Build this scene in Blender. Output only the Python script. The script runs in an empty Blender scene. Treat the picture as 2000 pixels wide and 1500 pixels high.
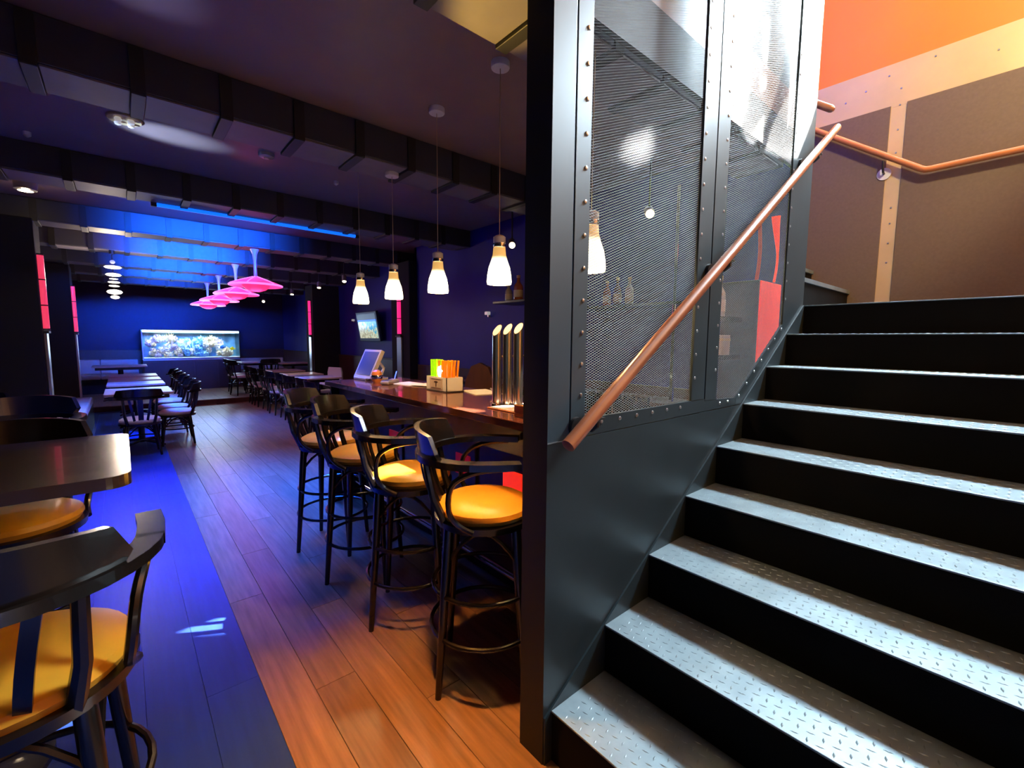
import bpy, bmesh, math, random
import numpy as np
from math import sin, cos, pi, radians, sqrt, atan2
from mathutils import Vector, Matrix, geometry

random.seed(7)
S = bpy.context.scene
COL = S.collection

# ---------------------------------------------------------------- camera
CAMH = 1.47
F_PX, YAW, PITCH, ROLL = 875.86, .715122, -.097892, .0080935
cam_d = bpy.data.cameras.new('camera')
cam_d.sensor_width = 36.0
cam_d.lens = F_PX / 2000 * 36.0
cam_d.clip_start = .02
cam = bpy.data.objects.new('camera', cam_d)
COL.objects.link(cam)
_f = Vector((sin(YAW) * cos(PITCH), cos(YAW) * cos(PITCH), sin(PITCH)))
_r = Vector((cos(YAW), -sin(YAW), 0))
_u = _r.cross(_f)
_r2 = cos(ROLL) * _r + sin(ROLL) * _u
_u2 = -sin(ROLL) * _r + cos(ROLL) * _u
cam.matrix_world = Matrix(((_r2.x, _u2.x, -_f.x, 0), (_r2.y, _u2.y, -_f.y, 0), (_r2.z, _u2.z, -_f.z, CAMH), (0, 0, 0, 1)))
S.camera = cam

# ---------------------------------------------------------------- exposure, world, sun, large lights
S.view_settings.view_transform = 'Standard'
S.view_settings.look = 'None'
S.view_settings.exposure = 0.0
S.view_settings.gamma = 1.0
S.view_settings.use_curve_mapping = False
S.cycles.use_denoising = True
S.cycles.max_bounces = 8
S.cycles.sample_clamp_indirect = 6.0
S.cycles.caustics_reflective = False
S.cycles.caustics_refractive = False

w = bpy.data.worlds.new('world')
S.world = w
w.use_nodes = True
w.node_tree.nodes['Background'].inputs[0].default_value = (.45, .62, .9, 1)
w.node_tree.nodes['Background'].inputs[1].default_value = 1.0


def look_rot(d):
    return Vector(d).to_track_quat('-Z', 'Y').to_euler()


def lamp(name, kind, loc, energy, color, d=(0, 0, -1), size=None, size_y=None, spot=None, blend=.5, radius=.03):
    l = bpy.data.lights.new(name, kind)
    l.energy = energy
    l.color = color
    if kind == 'AREA':
        l.shape = 'RECTANGLE'
        l.size = size
        l.size_y = size_y or size
        if size_y and size_y < .07:
            l.spread = radians(80 if size_y < .055 else 48)
    elif kind == 'SUN':
        l.angle = radians(.5)
    else:
        l.shadow_soft_size = radius
    if kind == 'SPOT':
        l.spot_size = radians(spot)
        l.spot_blend = blend
    o = bpy.data.objects.new(name, l)
    o.location = loc
    o.rotation_euler = look_rot(d)
    COL.objects.link(o)
    return o


SUN_D = (-2.15, 1.62, -2.7)
lamp('sun', 'SUN', (6, -2, 7), 210.0, (1.0, .93, .82), SUN_D)
# daylight of the upper floor coming down the stairwell
lamp('stairwell_daylight', 'AREA', (4.57, .10, 4.6), 900, (.72, .90, 1.0), (-1, .0, .0), 1.5, .9)
lamp('stairwell_bounce_fill', 'SPOT', (2.3, -.6, 4.6), 400, (1.0, .82, .52), (2.3, 1.85, -1.1), spot=66, radius=.15)  # added warm fill standing in for sun bounced onto the orange wall
# blue strips behind the beams
BLUE = (.01, .10, 1.0)
for _y, _e in ((5.08, 40), (6.93, 50), (8.5, 44), (10.21, 34), (11.71, 10)):
    lamp('blue_strip_light', 'AREA', (.85, _y + .06, 2.71), _e, BLUE, (0, 1, .02), 1.3, .06)
lamp('blue_downlight', 'AREA', (1.15, 5.07, 2.60), 170, BLUE, (-.1, -.1, -1), 1.8, .05)
lamp('blue_downlight', 'AREA', (.25, 3.24, 2.60), 24, BLUE, (.0, .12, -1), 1.0, .05)  # added blue fill over the floor, this beam carries no strip
lamp('blue_downlight', 'AREA', (1.0, 8.55, 2.60), 150, BLUE, (0, 0, -1), 1.8, .05)
lamp('warm_ceiling_spot', 'SPOT', (.70, 1.38, 2.58), 360, (1.0, .40, .08), (.0, .0, -1), spot=44, blend=.9, radius=.06)

# ---------------------------------------------------------------- materials
MATS = {}


def mat(name, color, rough=.5, metal=0.0, spec=.5, noise=0.0, nscale=8.0, stretch=(1, 1, 1), bump=0.0, rnd=0.0,
        emit=None, estr=0.0, coat=0.0, color2=None):
    m = bpy.data.materials.new(name)
    m.use_nodes = True
    nt = m.node_tree
    b = nt.nodes['Principled BSDF']
    b.inputs['Roughness'].default_value = rough
    b.inputs['Metallic'].default_value = metal
    b.inputs['Specular IOR Level'].default_value = spec
    b.inputs['Coat Weight'].default_value = coat
    b.inputs['Base Color'].default_value = (*color, 1)
    if emit:
        b.inputs['Emission Color'].default_value = (*emit, 1)
        b.inputs['Emission Strength'].default_value = estr
    if noise or bump or rnd:
        tc = nt.nodes.new('ShaderNodeTexCoord')
        mp = nt.nodes.new('ShaderNodeMapping')
        mp.inputs['Scale'].default_value = stretch
        nt.links.new(tc.outputs['Object'], mp.inputs['Vector'])
        nz = nt.nodes.new('ShaderNodeTexNoise')
        nz.noise_dimensions = '4D'
        nz.inputs['Scale'].default_value = nscale
        nz.inputs['Detail'].default_value = 5
        nt.links.new(mp.outputs['Vector'], nz.inputs['Vector'])
        oi = nt.nodes.new('ShaderNodeObjectInfo')
        mu = nt.nodes.new('ShaderNodeMath')
        mu.operation = 'MULTIPLY'
        mu.inputs[1].default_value = 37.0
        nt.links.new(oi.outputs['Random'], mu.inputs[0])
        nt.links.new(mu.outputs[0], nz.inputs['W'])
        mx = nt.nodes.new('ShaderNodeMix')
        mx.data_type = 'RGBA'
        c2 = color2 or tuple(c * (1 - noise) for c in color)
        mx.inputs[6].default_value = (*c2, 1)
        mx.inputs[7].default_value = (*[min(1, c * (1 + noise * .6)) for c in color], 1)
        rp = nt.nodes.new('ShaderNodeMapRange')
        rp.inputs['From Min'].default_value = .3
        rp.inputs['From Max'].default_value = .7
        nt.links.new(nz.outputs['Fac'], rp.inputs['Value'])
        nt.links.new(rp.outputs['Result'], mx.inputs[0])
        out = mx.outputs[2]
        if rnd:
            hs = nt.nodes.new('ShaderNodeHueSaturation')
            mr = nt.nodes.new('ShaderNodeMapRange')
            mr.inputs['To Min'].default_value = 1 - rnd
            mr.inputs['To Max'].default_value = 1 + rnd
            nt.links.new(oi.outputs['Random'], mr.inputs['Value'])
            nt.links.new(mr.outputs['Result'], hs.inputs['Value'])
            nt.links.new(out, hs.inputs['Color'])
            out = hs.outputs['Color']
        nt.links.new(out, b.inputs['Base Color'])
        if bump:
            bp = nt.nodes.new('ShaderNodeBump')
            bp.inputs['Strength'].default_value = bump
            bp.inputs['Distance'].default_value = .01
            nt.links.new(nz.outputs['Fac'], bp.inputs['Height'])
            nt.links.new(bp.outputs['Normal'], b.inputs['Normal'])
    MATS[name] = m
    return m


M_plank = mat('oak_plank', (.30, .17, .10), .30, noise=.35, nscale=3, stretch=(14, 1, 1), bump=.08, rnd=.22)
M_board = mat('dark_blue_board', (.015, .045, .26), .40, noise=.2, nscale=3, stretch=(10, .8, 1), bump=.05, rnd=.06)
M_sub = mat('subfloor', (.02, .015, .012), .8)
M_ceil = mat('ceiling_paint', (.24, .17, .16), .42, noise=.08, nscale=5, spec=.4)
M_beam = mat('beam_paint', (.035, .035, .05), .5, noise=.15, nscale=4)
M_soffit = mat('beam_soffit', (.15, .135, .15), .5, noise=.15, nscale=5)
M_strap = mat('black_strap', (.012, .012, .012), .5)
M_blackw = mat('black_wood', (.007, .005, .0045), .27, noise=.3, nscale=4, stretch=(3, 3, .6), coat=.15)
M_blackp = mat('black_paint', (.006, .006, .006), .6)
M_bluewall = mat('blue_wall_paint', (.013, .015, .26), .55, noise=.12, nscale=3)
M_backwall = mat('back_wall_darkened_blue', (.008, .007, .055), .6, noise=.12, nscale=3)  # blue wall paint darkened to offset the strip light reaching it
M_darkwall = mat('dark_wall_paint', (.004, .003, .003), .9, noise=.2, nscale=3)
M_wains = mat('brown_wainscot', (.05, .022, .014), .4, noise=.3, nscale=4, stretch=(1, 1, .3))
M_steel = mat('blue_grey_steel', (.025, .045, .057), .46, .25, noise=.18, nscale=3.5, bump=.012)
M_steelp = mat('steel_lightened', (.05, .085, .11), .42, .25, noise=.12, nscale=3)  # paler steel copy, sky light on the left post put into the colour
M_mesh = mat('mesh_metal', (.14, .18, .205), .65, 0.0, spec=.2)
M_rivet = mat('rivet_metal', (.45, .5, .52), .3, .9)
M_tread = mat('checker_plate', (.235, .315, .355), .45, .5, noise=.22, nscale=9, bump=.03)
M_riser = mat('riser_paint', (.003, .003, .003), .8, spec=.15, noise=.3, nscale=6)
M_rail = mat('oiled_wood_rail', (.33, .115, .05), .30, noise=.4, nscale=5, stretch=(1, 1, 1), spec=.6, coat=.25)
M_railorange = mat('orange_wood_rail', (.62, .21, .055), .38, noise=.2, nscale=6)
M_orange = mat('orange_wall_paint', (.87, .25, .02), .5, noise=.06, nscale=2)
M_band = mat('beige_metal_band', (.74, .54, .27), .38, .2, noise=.1, nscale=3)
M_brownpanel = mat('brown_wall_panel', (.165, .112, .065), .55, noise=.1, nscale=60, bump=.05)
M_bartop = mat('bar_top_wood', (.16, .05, .028), .13, noise=.3, nscale=3, stretch=(6, .6, 1), coat=.5)
M_barfront = mat('bar_front_wood', (.075, .028, .016), .35, noise=.3, nscale=4, stretch=(4, 4, .6))
M_red = mat('red_lacquer_glow', (.55, .012, .008), .3, emit=(1, .01, .005), estr=.10)  # faint emission added to the lacquer
M_redlit = mat('red_bright_glow', (.6, .02, .01), .35, emit=(1, .03, .008), estr=.9)  # brighter copy, glow put in for one inset and the cooler
M_seat = mat('yellow_vinyl', (.76, .35, .025), .32, noise=.06, nscale=6, spec=.5)
M_cream = mat('cream_vinyl', (.70, .60, .50), .45, noise=.06, nscale=5)
M_tap = mat('polished_tap', (.95, .90, .80), .17, 1.0)
M_chrome = mat('chrome', (.85, .85, .86), .07, 1.0)
M_steelgrey = mat('satin_metal', (.55, .55, .57), .28, .9)
M_tubepink = mat('pink_tube', (.8, .1, .3), .3, emit=(1.0, .02, .22), estr=1.0)
M_tubered = mat('pinkish_red_tube', (.8, .1, .2), .3, emit=(1.0, .05, .12), estr=.75)
M_bluestrip = mat('blue_strip', (.1, .3, .9), .3, emit=(.0, .14, 1.0), estr=1.25)
M_white = mat('white_plastic', (.78, .77, .75), .4)
M_cord = mat('pale_cord', (.5, .38, .25), .5)
M_tabletop = mat('table_top', (.62, .50, .42), .28, noise=.15, nscale=4, stretch=(1, 8, 1))
M_hightop = mat('dark_table_top', (.05, .03, .022), .22, noise=.25, nscale=4, stretch=(1, 6, 1), coat=.2)
M_grey = mat('grey_plastic', (.32, .30, .29), .4)
M_dark = mat('dark_plastic', (.02, .02, .022), .3)
M_warmspot = mat('lit_spot_lens', (1, .9, .7), .3, emit=(1, .78, .45), estr=9)


def glass(name, tint=(1, 1, 1), refl=.08):
    m = bpy.data.materials.new(name)
    m.use_nodes = True
    nt = m.node_tree
    nt.nodes.remove(nt.nodes['Principled BSDF'])
    out = nt.nodes['Material Output']
    t = nt.nodes.new('ShaderNodeBsdfTransparent')
    t.inputs[0].default_value = (*tint, 1)
    g = nt.nodes.new('ShaderNodeBsdfGlossy')
    g.inputs['Roughness'].default_value = .03
    fr = nt.nodes.new('ShaderNodeFresnel')
    fr.inputs[0].default_value = 1.45
    mx = nt.nodes.new('ShaderNodeMixShader')
    nt.links.new(fr.outputs[0], mx.inputs[0])
    nt.links.new(t.outputs[0], mx.inputs[1])
    nt.links.new(g.outputs[0], mx.inputs[2])
    nt.links.new(mx.outputs[0], out.inputs[0])
    return m


M_glass = glass('clear_glass')
M_water = glass('aquarium_water', (.92, .98, 1.0))
M_amber = glass('amber_glass', (.75, .28, .06))
M_paleg = glass('pale_glass', (.85, .85, .75))


def shade_mat():
    m = bpy.data.materials.new('glowing_shade')
    m.use_nodes = True
    nt = m.node_tree
    b = nt.nodes['Principled BSDF']
    b.inputs['Base Color'].default_value = (.9, .75, .5, 1)
    tc = nt.nodes.new('ShaderNodeTexCoord')
    sx = nt.nodes.new('ShaderNodeSeparateXYZ')
    nt.links.new(tc.outputs['Object'], sx.inputs[0])
    cr = nt.nodes.new('ShaderNodeValToRGB')
    mr = nt.nodes.new('ShaderNodeMapRange')
    mr.inputs['From Min'].default_value = 0
    mr.inputs['From Max'].default_value = .2
    nt.links.new(sx.outputs['Z'], mr.inputs['Value'])
    nt.links.new(mr.outputs['Result'], cr.inputs[0])
    e = cr.color_ramp.elements
    e[0].position, e[0].color = .58, (1, .90, .62, 1)
    e[1].position, e[1].color = .74, (1, .52, .11, 1)
    e2 = cr.color_ramp.elements.new(1.0)
    e2.color = (.75, .42, .12, 1)
    st = nt.nodes.new('ShaderNodeMapRange')
    st.inputs['From Min'].default_value = .56
    st.inputs['From Max'].default_value = .70
    st.inputs['To Min'].default_value = 4.2
    st.inputs['To Max'].default_value = .75
    nt.links.new(mr.outputs['Result'], st.inputs['Value'])
    nt.links.new(cr.outputs[0], b.inputs['Emission Color'])
    nt.links.new(st.outputs['Result'], b.inputs['Emission Strength'])
    return m


M_shade = shade_mat()
M_pinkshade = mat('pink_shade', (.8, .15, .4), .3, emit=(1.0, .06, .38), estr=.9)
M_pinkrim = mat('pink_shade_rim', (.8, .4, .7), .3, emit=(1.0, .22, .75), estr=1.3)
M_pinkbowl = mat('pink_bowl', (.8, .1, .3), .3, emit=(1.0, .03, .16), estr=1.1)
M_stemlit = mat('pale_stem', (.75, .55, .70), .3, .2)


def screen_mat(name, kind):
    m = bpy.data.materials.new(name)
    m.use_nodes = True
    nt = m.node_tree
    b = nt.nodes['Principled BSDF']
    b.inputs['Base Color'].default_value = (.01, .01, .01, 1)
    b.inputs['Roughness'].default_value = .15
    tc = nt.nodes.new('ShaderNodeTexCoord')
    nz = nt.nodes.new('ShaderNodeTexNoise')
    nz.inputs['Scale'].default_value = 13
    nz.inputs['Detail'].default_value = 6
    nt.links.new(tc.outputs['Object'], nz.inputs['Vector'])
    sx = nt.nodes.new('ShaderNodeSeparateXYZ')
    nt.links.new(tc.outputs['Object'], sx.inputs[0])
    # height of the reef differs along the picture
    ad = nt.nodes.new('ShaderNodeMath')
    ad.operation = 'MULTIPLY_ADD'
    nt.links.new(sx.outputs['Z'], ad.inputs[0])
    ad.inputs[1].default_value = -1.1
    nt.links.new(nz.outputs['Fac'], ad.inputs[2])
    ay = nt.nodes.new('ShaderNodeMath')
    ay.operation = 'MULTIPLY_ADD'
    nt.links.new(sx.outputs['Y'], ay.inputs[0])
    ay.inputs[1].default_value = .35
    nt.links.new(ad.outputs[0], ay.inputs[2])
    cr = nt.nodes.new('ShaderNodeValToRGB')
    nt.links.new(ay.outputs[0], cr.inputs[0])
    e = cr.color_ramp.elements
    e[0].position, e[0].color = .30, (.01, .35, .75, 1)
    e[1].position, e[1].color = .80, (.80, .78, .55, 1)
    for p, c in ((.42, (.02, .45, .75, 1)), (.50, (.55, .75, .55, 1)), (.60, (.9, .88, .62, 1)), (.68, (.35, .33, .2, 1))):
        x = cr.color_ramp.elements.new(p)
        x.color = c
    nt.links.new(cr.outputs[0], b.inputs['Emission Color'])
    b.inputs['Emission Strength'].default_value = .75
    return m


M_reefscreen = screen_mat('reef_picture', 'reef')

# ---------------------------------------------------------------- mesh builder


class MB:
    def __init__(self):
        self.v = []
        self.f = []
        self.smooth = []

    def add(self, vs, fs, smooth=False):
        n = len(self.v)
        self.v += [tuple(v) for v in vs]
        self.f += [tuple(i + n for i in f) for f in fs]
        self.smooth += [smooth] * len(fs)
        return self

    def box(self, x0, x1, y0, y1, z0, z1):
        vs = [(x0, y0, z0), (x1, y0, z0), (x1, y1, z0), (x0, y1, z0), (x0, y0, z1), (x1, y0, z1), (x1, y1, z1), (x0, y1, z1)]
        return self.add(vs, [(0, 3, 2, 1), (4, 5, 6, 7), (0, 1, 5, 4), (1, 2, 6, 5), (2, 3, 7, 6), (3, 0, 4, 7)])

    def bbox(self, x0, x1, y0, y1, z0, z1, b=.005):
        """box with chamfered edges"""
        bm = bmesh.new()
        bmesh.ops.create_cube(bm, size=1)
        for v in bm.verts:
            v.co = Vector(((x0 + x1) / 2 + v.co.x * (x1 - x0), (y0 + y1) / 2 + v.co.y * (y1 - y0), (z0 + z1) / 2 + v.co.z * (z1 - z0)))
        b = min(b, .45 * min(x1 - x0, y1 - y0, z1 - z0))
        bmesh.ops.bevel(bm, geom=bm.edges[:], offset=b, segments=2, affect='EDGES', profile=.5)
        return self.addbm(bm)

    def addbm(self, bm, smooth=False):
        bm.verts.index_update()
        self.add([v.co for v in bm.verts], [[v.index for v in f.verts] for f in bm.faces], smooth)
        bm.free()
        return self

    def prism(self, pts, axis, a0, a1):
        """polygon in the two other axes, extruded along axis from a0 to a1"""
        def mk(p, a):
            if axis == 'x':
                return (a, p[0], p[1])
            if axis == 'y':
                return (p[0], a, p[1])
            return (p[0], p[1], a)
        n = len(pts)
        vs = [mk(p, a0) for p in pts] + [mk(p, a1) for p in pts]
        fs = [tuple(range(n)), tuple(range(2 * n - 1, n - 1, -1))]
        for i in range(n):
            j = (i + 1) % n
            fs.append((i, j, n + j, n + i)[::-1])
        return self.add(vs, fs)

    def lathe(self, prof, c=(0, 0, 0), n=24, cap=True):
        vs, fs = [], []
        for r, z in prof:
            for k in range(n):
                a = 2 * pi * k / n
                vs.append((c[0] + r * cos(a), c[1] + r * sin(a), c[2] + z))
        for i in range(len(prof) - 1):
            for k in range(n):
                k2 = (k + 1) % n
                fs.append((i * n + k, i * n + k2, (i + 1) * n + k2, (i + 1) * n + k))
        if cap:
            if prof[0][0] > 1e-6:
                fs.append(tuple(range(n - 1, -1, -1)))
            m = (len(prof) - 1) * n
            if prof[-1][0] > 1e-6:
                fs.append(tuple(range(m, m + n)))
        return self.add(vs, fs, True)

    def tube(self, path, r, n=10, closed=False, cap=True):
        """round tube; r number or list"""
        P = [Vector(p) for p in path]
        m = len(P)
        R = r if isinstance(r, (list, tuple)) else [r] * m
        vs, fs = [], []
        prev = None
        for i in range(m):
            if closed:
                t = (P[(i + 1) % m] - P[i - 1]).normalized()
            else:
                t = (P[min(i + 1, m - 1)] - P[max(i - 1, 0)]).normalized()
            if prev is None:
                a = Vector((0, 0, 1)) if abs(t.z) < .9 else Vector((1, 0, 0))
                u = t.cross(a).normalized()
            else:
                u = (prev - t * prev.dot(t)).normalized()
            prev = u
            q = t.cross(u)
            for k in range(n):
                a = 2 * pi * k / n
                vs.append(P[i] + R[i] * (cos(a) * u + sin(a) * q))
        rng = m if closed else m - 1
        for i in range(rng):
            j = (i + 1) % m
            for k in range(n):
                k2 = (k + 1) % n
                fs.append((i * n + k, i * n + k2, j * n + k2, j * n + k))
        if not closed and cap:
            fs.append(tuple(range(n - 1, -1, -1)))
            fs.append(tuple(range((m - 1) * n, m * n)))
        return self.add(vs, fs, True)

    def strip(self, path, half):
        """sweep of a rectangle: path of (point, side vector, up vector); half = (hw, hh)"""
        vs, fs = [], []
        for p, s, u in path:
            p, s, u = Vector(p), Vector(s), Vector(u)
            for a, b in ((-1, -1), (1, -1), (1, 1), (-1, 1)):
                vs.append(p + s * a * half[0] + u * b * half[1])
        m = len(path)
        for i in range(m - 1):
            for k in range(4):
                k2 = (k + 1) % 4
                fs.append((i * 4 + k, i * 4 + k2, (i + 1) * 4 + k2, (i + 1) * 4 + k))
        fs.append((3, 2, 1, 0))
        fs.append(tuple((m - 1) * 4 + k for k in range(4)))
        return self.add(vs, fs, True)

    def build(self, name, material, parent=None, loc=None):
        me = bpy.data.meshes.new(name)
        me.from_pydata(self.v, [], self.f)
        me.polygons.foreach_set('use_smooth', self.smooth)
        if any(self.smooth):
            me.set_sharp_from_angle(angle=radians(38))
        me.materials.append(material)
        me.update()
        bm = bmesh.new()
        bm.from_mesh(me)
        bmesh.ops.recalc_face_normals(bm, faces=bm.faces)
        bm.to_mesh(me)
        bm.free()
        o = bpy.data.objects.new(name, me)
        COL.objects.link(o)
        if parent:
            o.parent = parent
        if loc:
            o.location = loc
        return o


def tag(o, label=None, cat=None, group=None, kind=None):
    if label:
        o['label'] = label
    if cat:
        o['category'] = cat
    if group:
        o['group'] = group
    if kind:
        o['kind'] = kind
    return o


def empty(name, loc=(0, 0, 0), rz=0, label=None, cat=None, group=None, kind=None):
    o = bpy.data.objects.new(name, None)
    o.empty_display_size = .1
    o.location = loc
    o.rotation_euler = (0, 0, rz)
    COL.objects.link(o)
    return tag(o, label, cat, group, kind)


def copy_tree(o, parent=None):
    c = o.copy()
    COL.objects.link(c)
    if parent:
        c.parent = parent
    for ch in list(o.children):
        copy_tree(ch, c)
    return c


def struct(mb, name, material, label=None, parent=None, loc=None):
    o = mb.build(name, material, parent, loc)
    if not parent:
        tag(o, label, None, None, 'structure')
    return o


# ================================================================ THE ROOM
XL, XR, YB = -1.15, 3.78, 15.1
XN = 3.42      # right wall of the bar where the upper flight runs behind it
ZC = 2.84
# ---- floor
fl = struct(MB().box(XL - .2, 4.8, -2.5, YB + .2, -.12, -.022), 'floor', M_sub, 'wooden bar floor, dark blue boards on one side of a seam and oak planks on the other')
PW, PL = .165, 1.55
pm = MB().bbox(0, PW - .002, 0, PL - .002, -.022, 0, .0012)
first = None
k = 0
for i in range(18):
    x = .37 + i * PW
    if x + PW > 3.3:
        break
    off = -((i * .61) % 1.0) * PL
    y = -.3 + off
    while y < 11.75:
        y1 = min(y + PL, 11.8)
        if y1 - y > .25:
            if first is None:
                first = pm.build('plank', M_plank, fl)
                o = first
            else:
                o = first.copy()
                COL.objects.link(o)
            o.location = (x, y, 0)
            o.scale = (1, (y1 - y) / PL, 1)
        y += PL
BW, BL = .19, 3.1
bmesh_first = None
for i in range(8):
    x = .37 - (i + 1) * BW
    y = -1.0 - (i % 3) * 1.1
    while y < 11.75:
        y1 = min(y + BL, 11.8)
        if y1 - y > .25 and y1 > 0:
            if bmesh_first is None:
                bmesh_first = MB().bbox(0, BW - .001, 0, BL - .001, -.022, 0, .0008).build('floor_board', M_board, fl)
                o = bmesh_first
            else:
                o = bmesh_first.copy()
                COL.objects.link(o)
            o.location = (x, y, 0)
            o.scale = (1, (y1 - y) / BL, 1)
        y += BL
# raised platform at the far end
pf = struct(MB().bbox(XL, XR, 11.8, YB, -.02, .10, .006), 'floor', M_barfront, 'low raised platform under the aquarium at the far end of the bar')
o0 = None
for i in range(16):
    for j in range(2):
        x = XL + .02 + i * .305
        if o0 is None:
            o0 = MB().bbox(0, .30, 0, 1.62, .100, .108, .002).build('plank', M_plank, pf)
            o = o0
        else:
            o = o0.copy()
            COL.objects.link(o)
        o.location = (x, 11.81 + j * 1.63, 0)

# ---- ceiling of the bar (leaves the stairwell open)
cm = MB()
cm.box(XL - .2, 1.0, -2.5, 1.0, ZC, ZC + .2)
cm.box(XL - .2, XN, 1.0 + .115, 6.2, ZC, ZC + .2)
cm.box(XL - .2, XR + .2, 6.2, YB + .2, ZC, ZC + .2)
cm.box(XL - .2, 1.018, 1.0, 1.0 + .115, ZC, ZC + .2)
struct(cm, 'ceiling', M_ceil, 'dark purple grey painted ceiling of the bar')

# ---- beams with straps
beam_y = [1.18, 2.88, 4.76, 6.62, 8.2, 9.9, 11.4, 12.95]
ties0 = None
for bi, y in enumerate(beam_y):
    x1 = (XR if y > 6.2 else XN) - .004
    b = struct(MB().bbox(XL + .01, x1, y, y + .30, 2.636, ZC - .001, .004), 'ceiling_beam', M_beam,
               'dark ceiling beam with black straps across its pale underside')
    # pale soffit boards between straps
    n0 = -4
    while .31 + n0 * .36 < XL + .05:
        n0 += 1
    x = .49 + n0 * .36
    xs = []
    while x < x1 - .05:
        xs.append(x)
        x += .36
    for j, x in enumerate(xs):
        if ties0 is None:
            ties0 = MB().bbox(-.028, .028, -.012, .30, -.026, -.006, .003).box(-.028, .028, -.014, -.002, -.02, .19).build('strap', M_strap, b)
            soff0 = MB().bbox(.03, .33, .006, .296, -.012, -.002, .002).build('soffit_board', M_soffit, b)
            t, s = ties0, soff0
        else:
            t, s = ties0.copy(), soff0.copy()
            COL.objects.link(t)
            COL.objects.link(s)
            t.parent = b
            s.parent = b
        t.location = (x, y, 2.638)
        s.location = (x, y, 2.638)
        if x + .34 > x1:
            s.scale = ((x1 - x) / .34 * .95, 1, 1)
# visible blue strip on the second beam, others on the far faces
for y, x0, x1, z in ((5.068, .28, 2.07, 2.616), (6.935, .0, 1.95, 2.72), (8.515, .0, 1.95, 2.72), (10.215, .0, 1.95, 2.72), (11.715, .0, 1.95, 2.72)):
    t = empty('blue_light_strip', ((x0 + x1) / 2, y, z), 0,
              'long blue glowing tube under the beam edge above the aisle' if y < 6 else 'blue light strip on the far face of the ' + {6.935: 'third', 8.515: 'fourth', 10.215: 'fifth', 11.715: 'sixth'}.get(y, '') + ' ceiling beam',
              'light', None if y < 6 else 'blue strips behind the rear beams')
    h = (x1 - x0) / 2
    MB().tube([(-h, 0, 0), (h, 0, 0)], .019, 10).build('tube', M_bluestrip, t)
    for s in (-1, 1):
        MB().bbox(s * h - .02, s * h + .02, -.02, .02, -.022, .03, .004).build('end_clip', M_strap, t)

struct(MB().box(1.03, XN, 1.1155, 1.14, 2.62, 3.9), 'masking_board', M_blackp, 'added black board masking the sunlit ceiling edge behind the mesh screen')  # added to hide sunlit beam and ceiling edge seen through the mesh
# ---- walls
struct(MB().box(XL - .2, XL, -2.5, YB + .2, -.1, ZC + .2), 'wall_left', M_darkwall, 'near black left wall of the bar')
wb = struct(MB().box(XL - .2, XR + 1.0, YB, YB + .2, -.1, ZC + .2), 'wall_back', M_backwall, 'dark blue back wall behind the aquarium')
MB().bbox(XL, XR, YB - .04, YB, .1, 1.14, .006).build('wainscot', M_wains, wb)
wr = struct(MB().box(XR, XR + .2, 6.2, YB, -.1, ZC + .2).box(XN, XN + .02, 1.115, 6.2, -.1, 8.0).box(XN, XR + .2, 6.14, 6.2, -.1, ZC + .2), 'wall_right', M_bluewall, 'blue right wall with brown wainscot behind the bar')
MB().bbox(XR - .035, XR, 6.8, YB - .05, .0, 1.09, .006).build('wainscot', M_wains, wr)
MB().bbox(XR - .05, XR, 6.8, YB - .05, 1.09, 1.115, .006).build('dado_cap', M_wains, wr)
MB().bbox(XN - .03, XN, 1.7, 6.1, .0, 1.09, .006).build('wainscot', M_wains, wr)
struct(MB().box(XL - .2, 1.2, -2.7, -2.5, -.1, 8), 'wall_near', M_darkwall, 'dark wall behind the viewer')
# upper storey edge behind the screen (keeps daylight in the stairwell)
struct(MB().box(1.0, XN, 1.30, 1.42, ZC + .2, 8.0), 'wall_upper', M_darkwall, 'dark upper floor wall behind the mesh screen')
struct(MB().box(.82, 1.0, -2.5, 1.42, ZC + .2, 8.0), 'wall_upper', M_darkwall, 'dark upper floor wall above the bar ceiling edge')

# ---- pillars with tubes
SCREEN_LB = {}


def pillar(x0, x1, y0, y1, tx, ty, tmat, label, tlabel, face, with_base=True):
    p = struct(MB().bbox(x0, x1, y0, y1, 0, 2.636, .01), 'pillar', M_darkwall, label)
    MB().bbox(tx - .012 if face > 0 else tx - .012, tx + .012, ty - .075, ty + .075, .1, 1.50, .004).build('metal_cover', M_steelgrey, p)
    MB().bbox(tx - .03, tx + .03, ty - .09, ty + .09, 1.50, 1.525, .004).build('shelf_bracket', M_strap, p)
    t = empty('tube_light', (tx, ty, 1.53), 0, tlabel, 'light', None)
    MB().tube([(0, 0, .02), (0, 0, .76)], .033, 12).build('glow_tube', tmat, t)
    for z in (0, .25, .51, .765):
        MB().lathe([(.036, 0), (.036, .012)], (0, 0, z), 12).build('clip_ring', M_strap, t)


pillar(-1.15, -.60, 6.58, 7.05, -.585, 6.70, M_tubered, 'black pillar on the left wall nearest the viewer', 'tall red pink tube light on the nearer left pillar', 1)
pillar(-1.15, -.58, 10.35, 10.85, -.565, 10.45, M_tubered, 'black pillar on the left wall further back', 'slim pink tube light on the farther left pillar', 1)
pillar(3.29, XR, 6.15, 6.75, 3.275, 6.45, M_tubepink, 'dark pillar on the right side behind the bar till', 'bright pink tube light on the right pillar below the second pendant', -1)
pillar(3.20, XR, 10.35, 10.85, 3.185, 10.52, M_tubepink, 'dark pillar on the right side near the aquarium', 'bright pink tube light on the far right pillar beside the light bench', -1)

# ================================================================ STAIRWELL
XW = 4.6
NX = [1.053 + .2914 * i for i in range(9)]
RZ = .19
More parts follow.
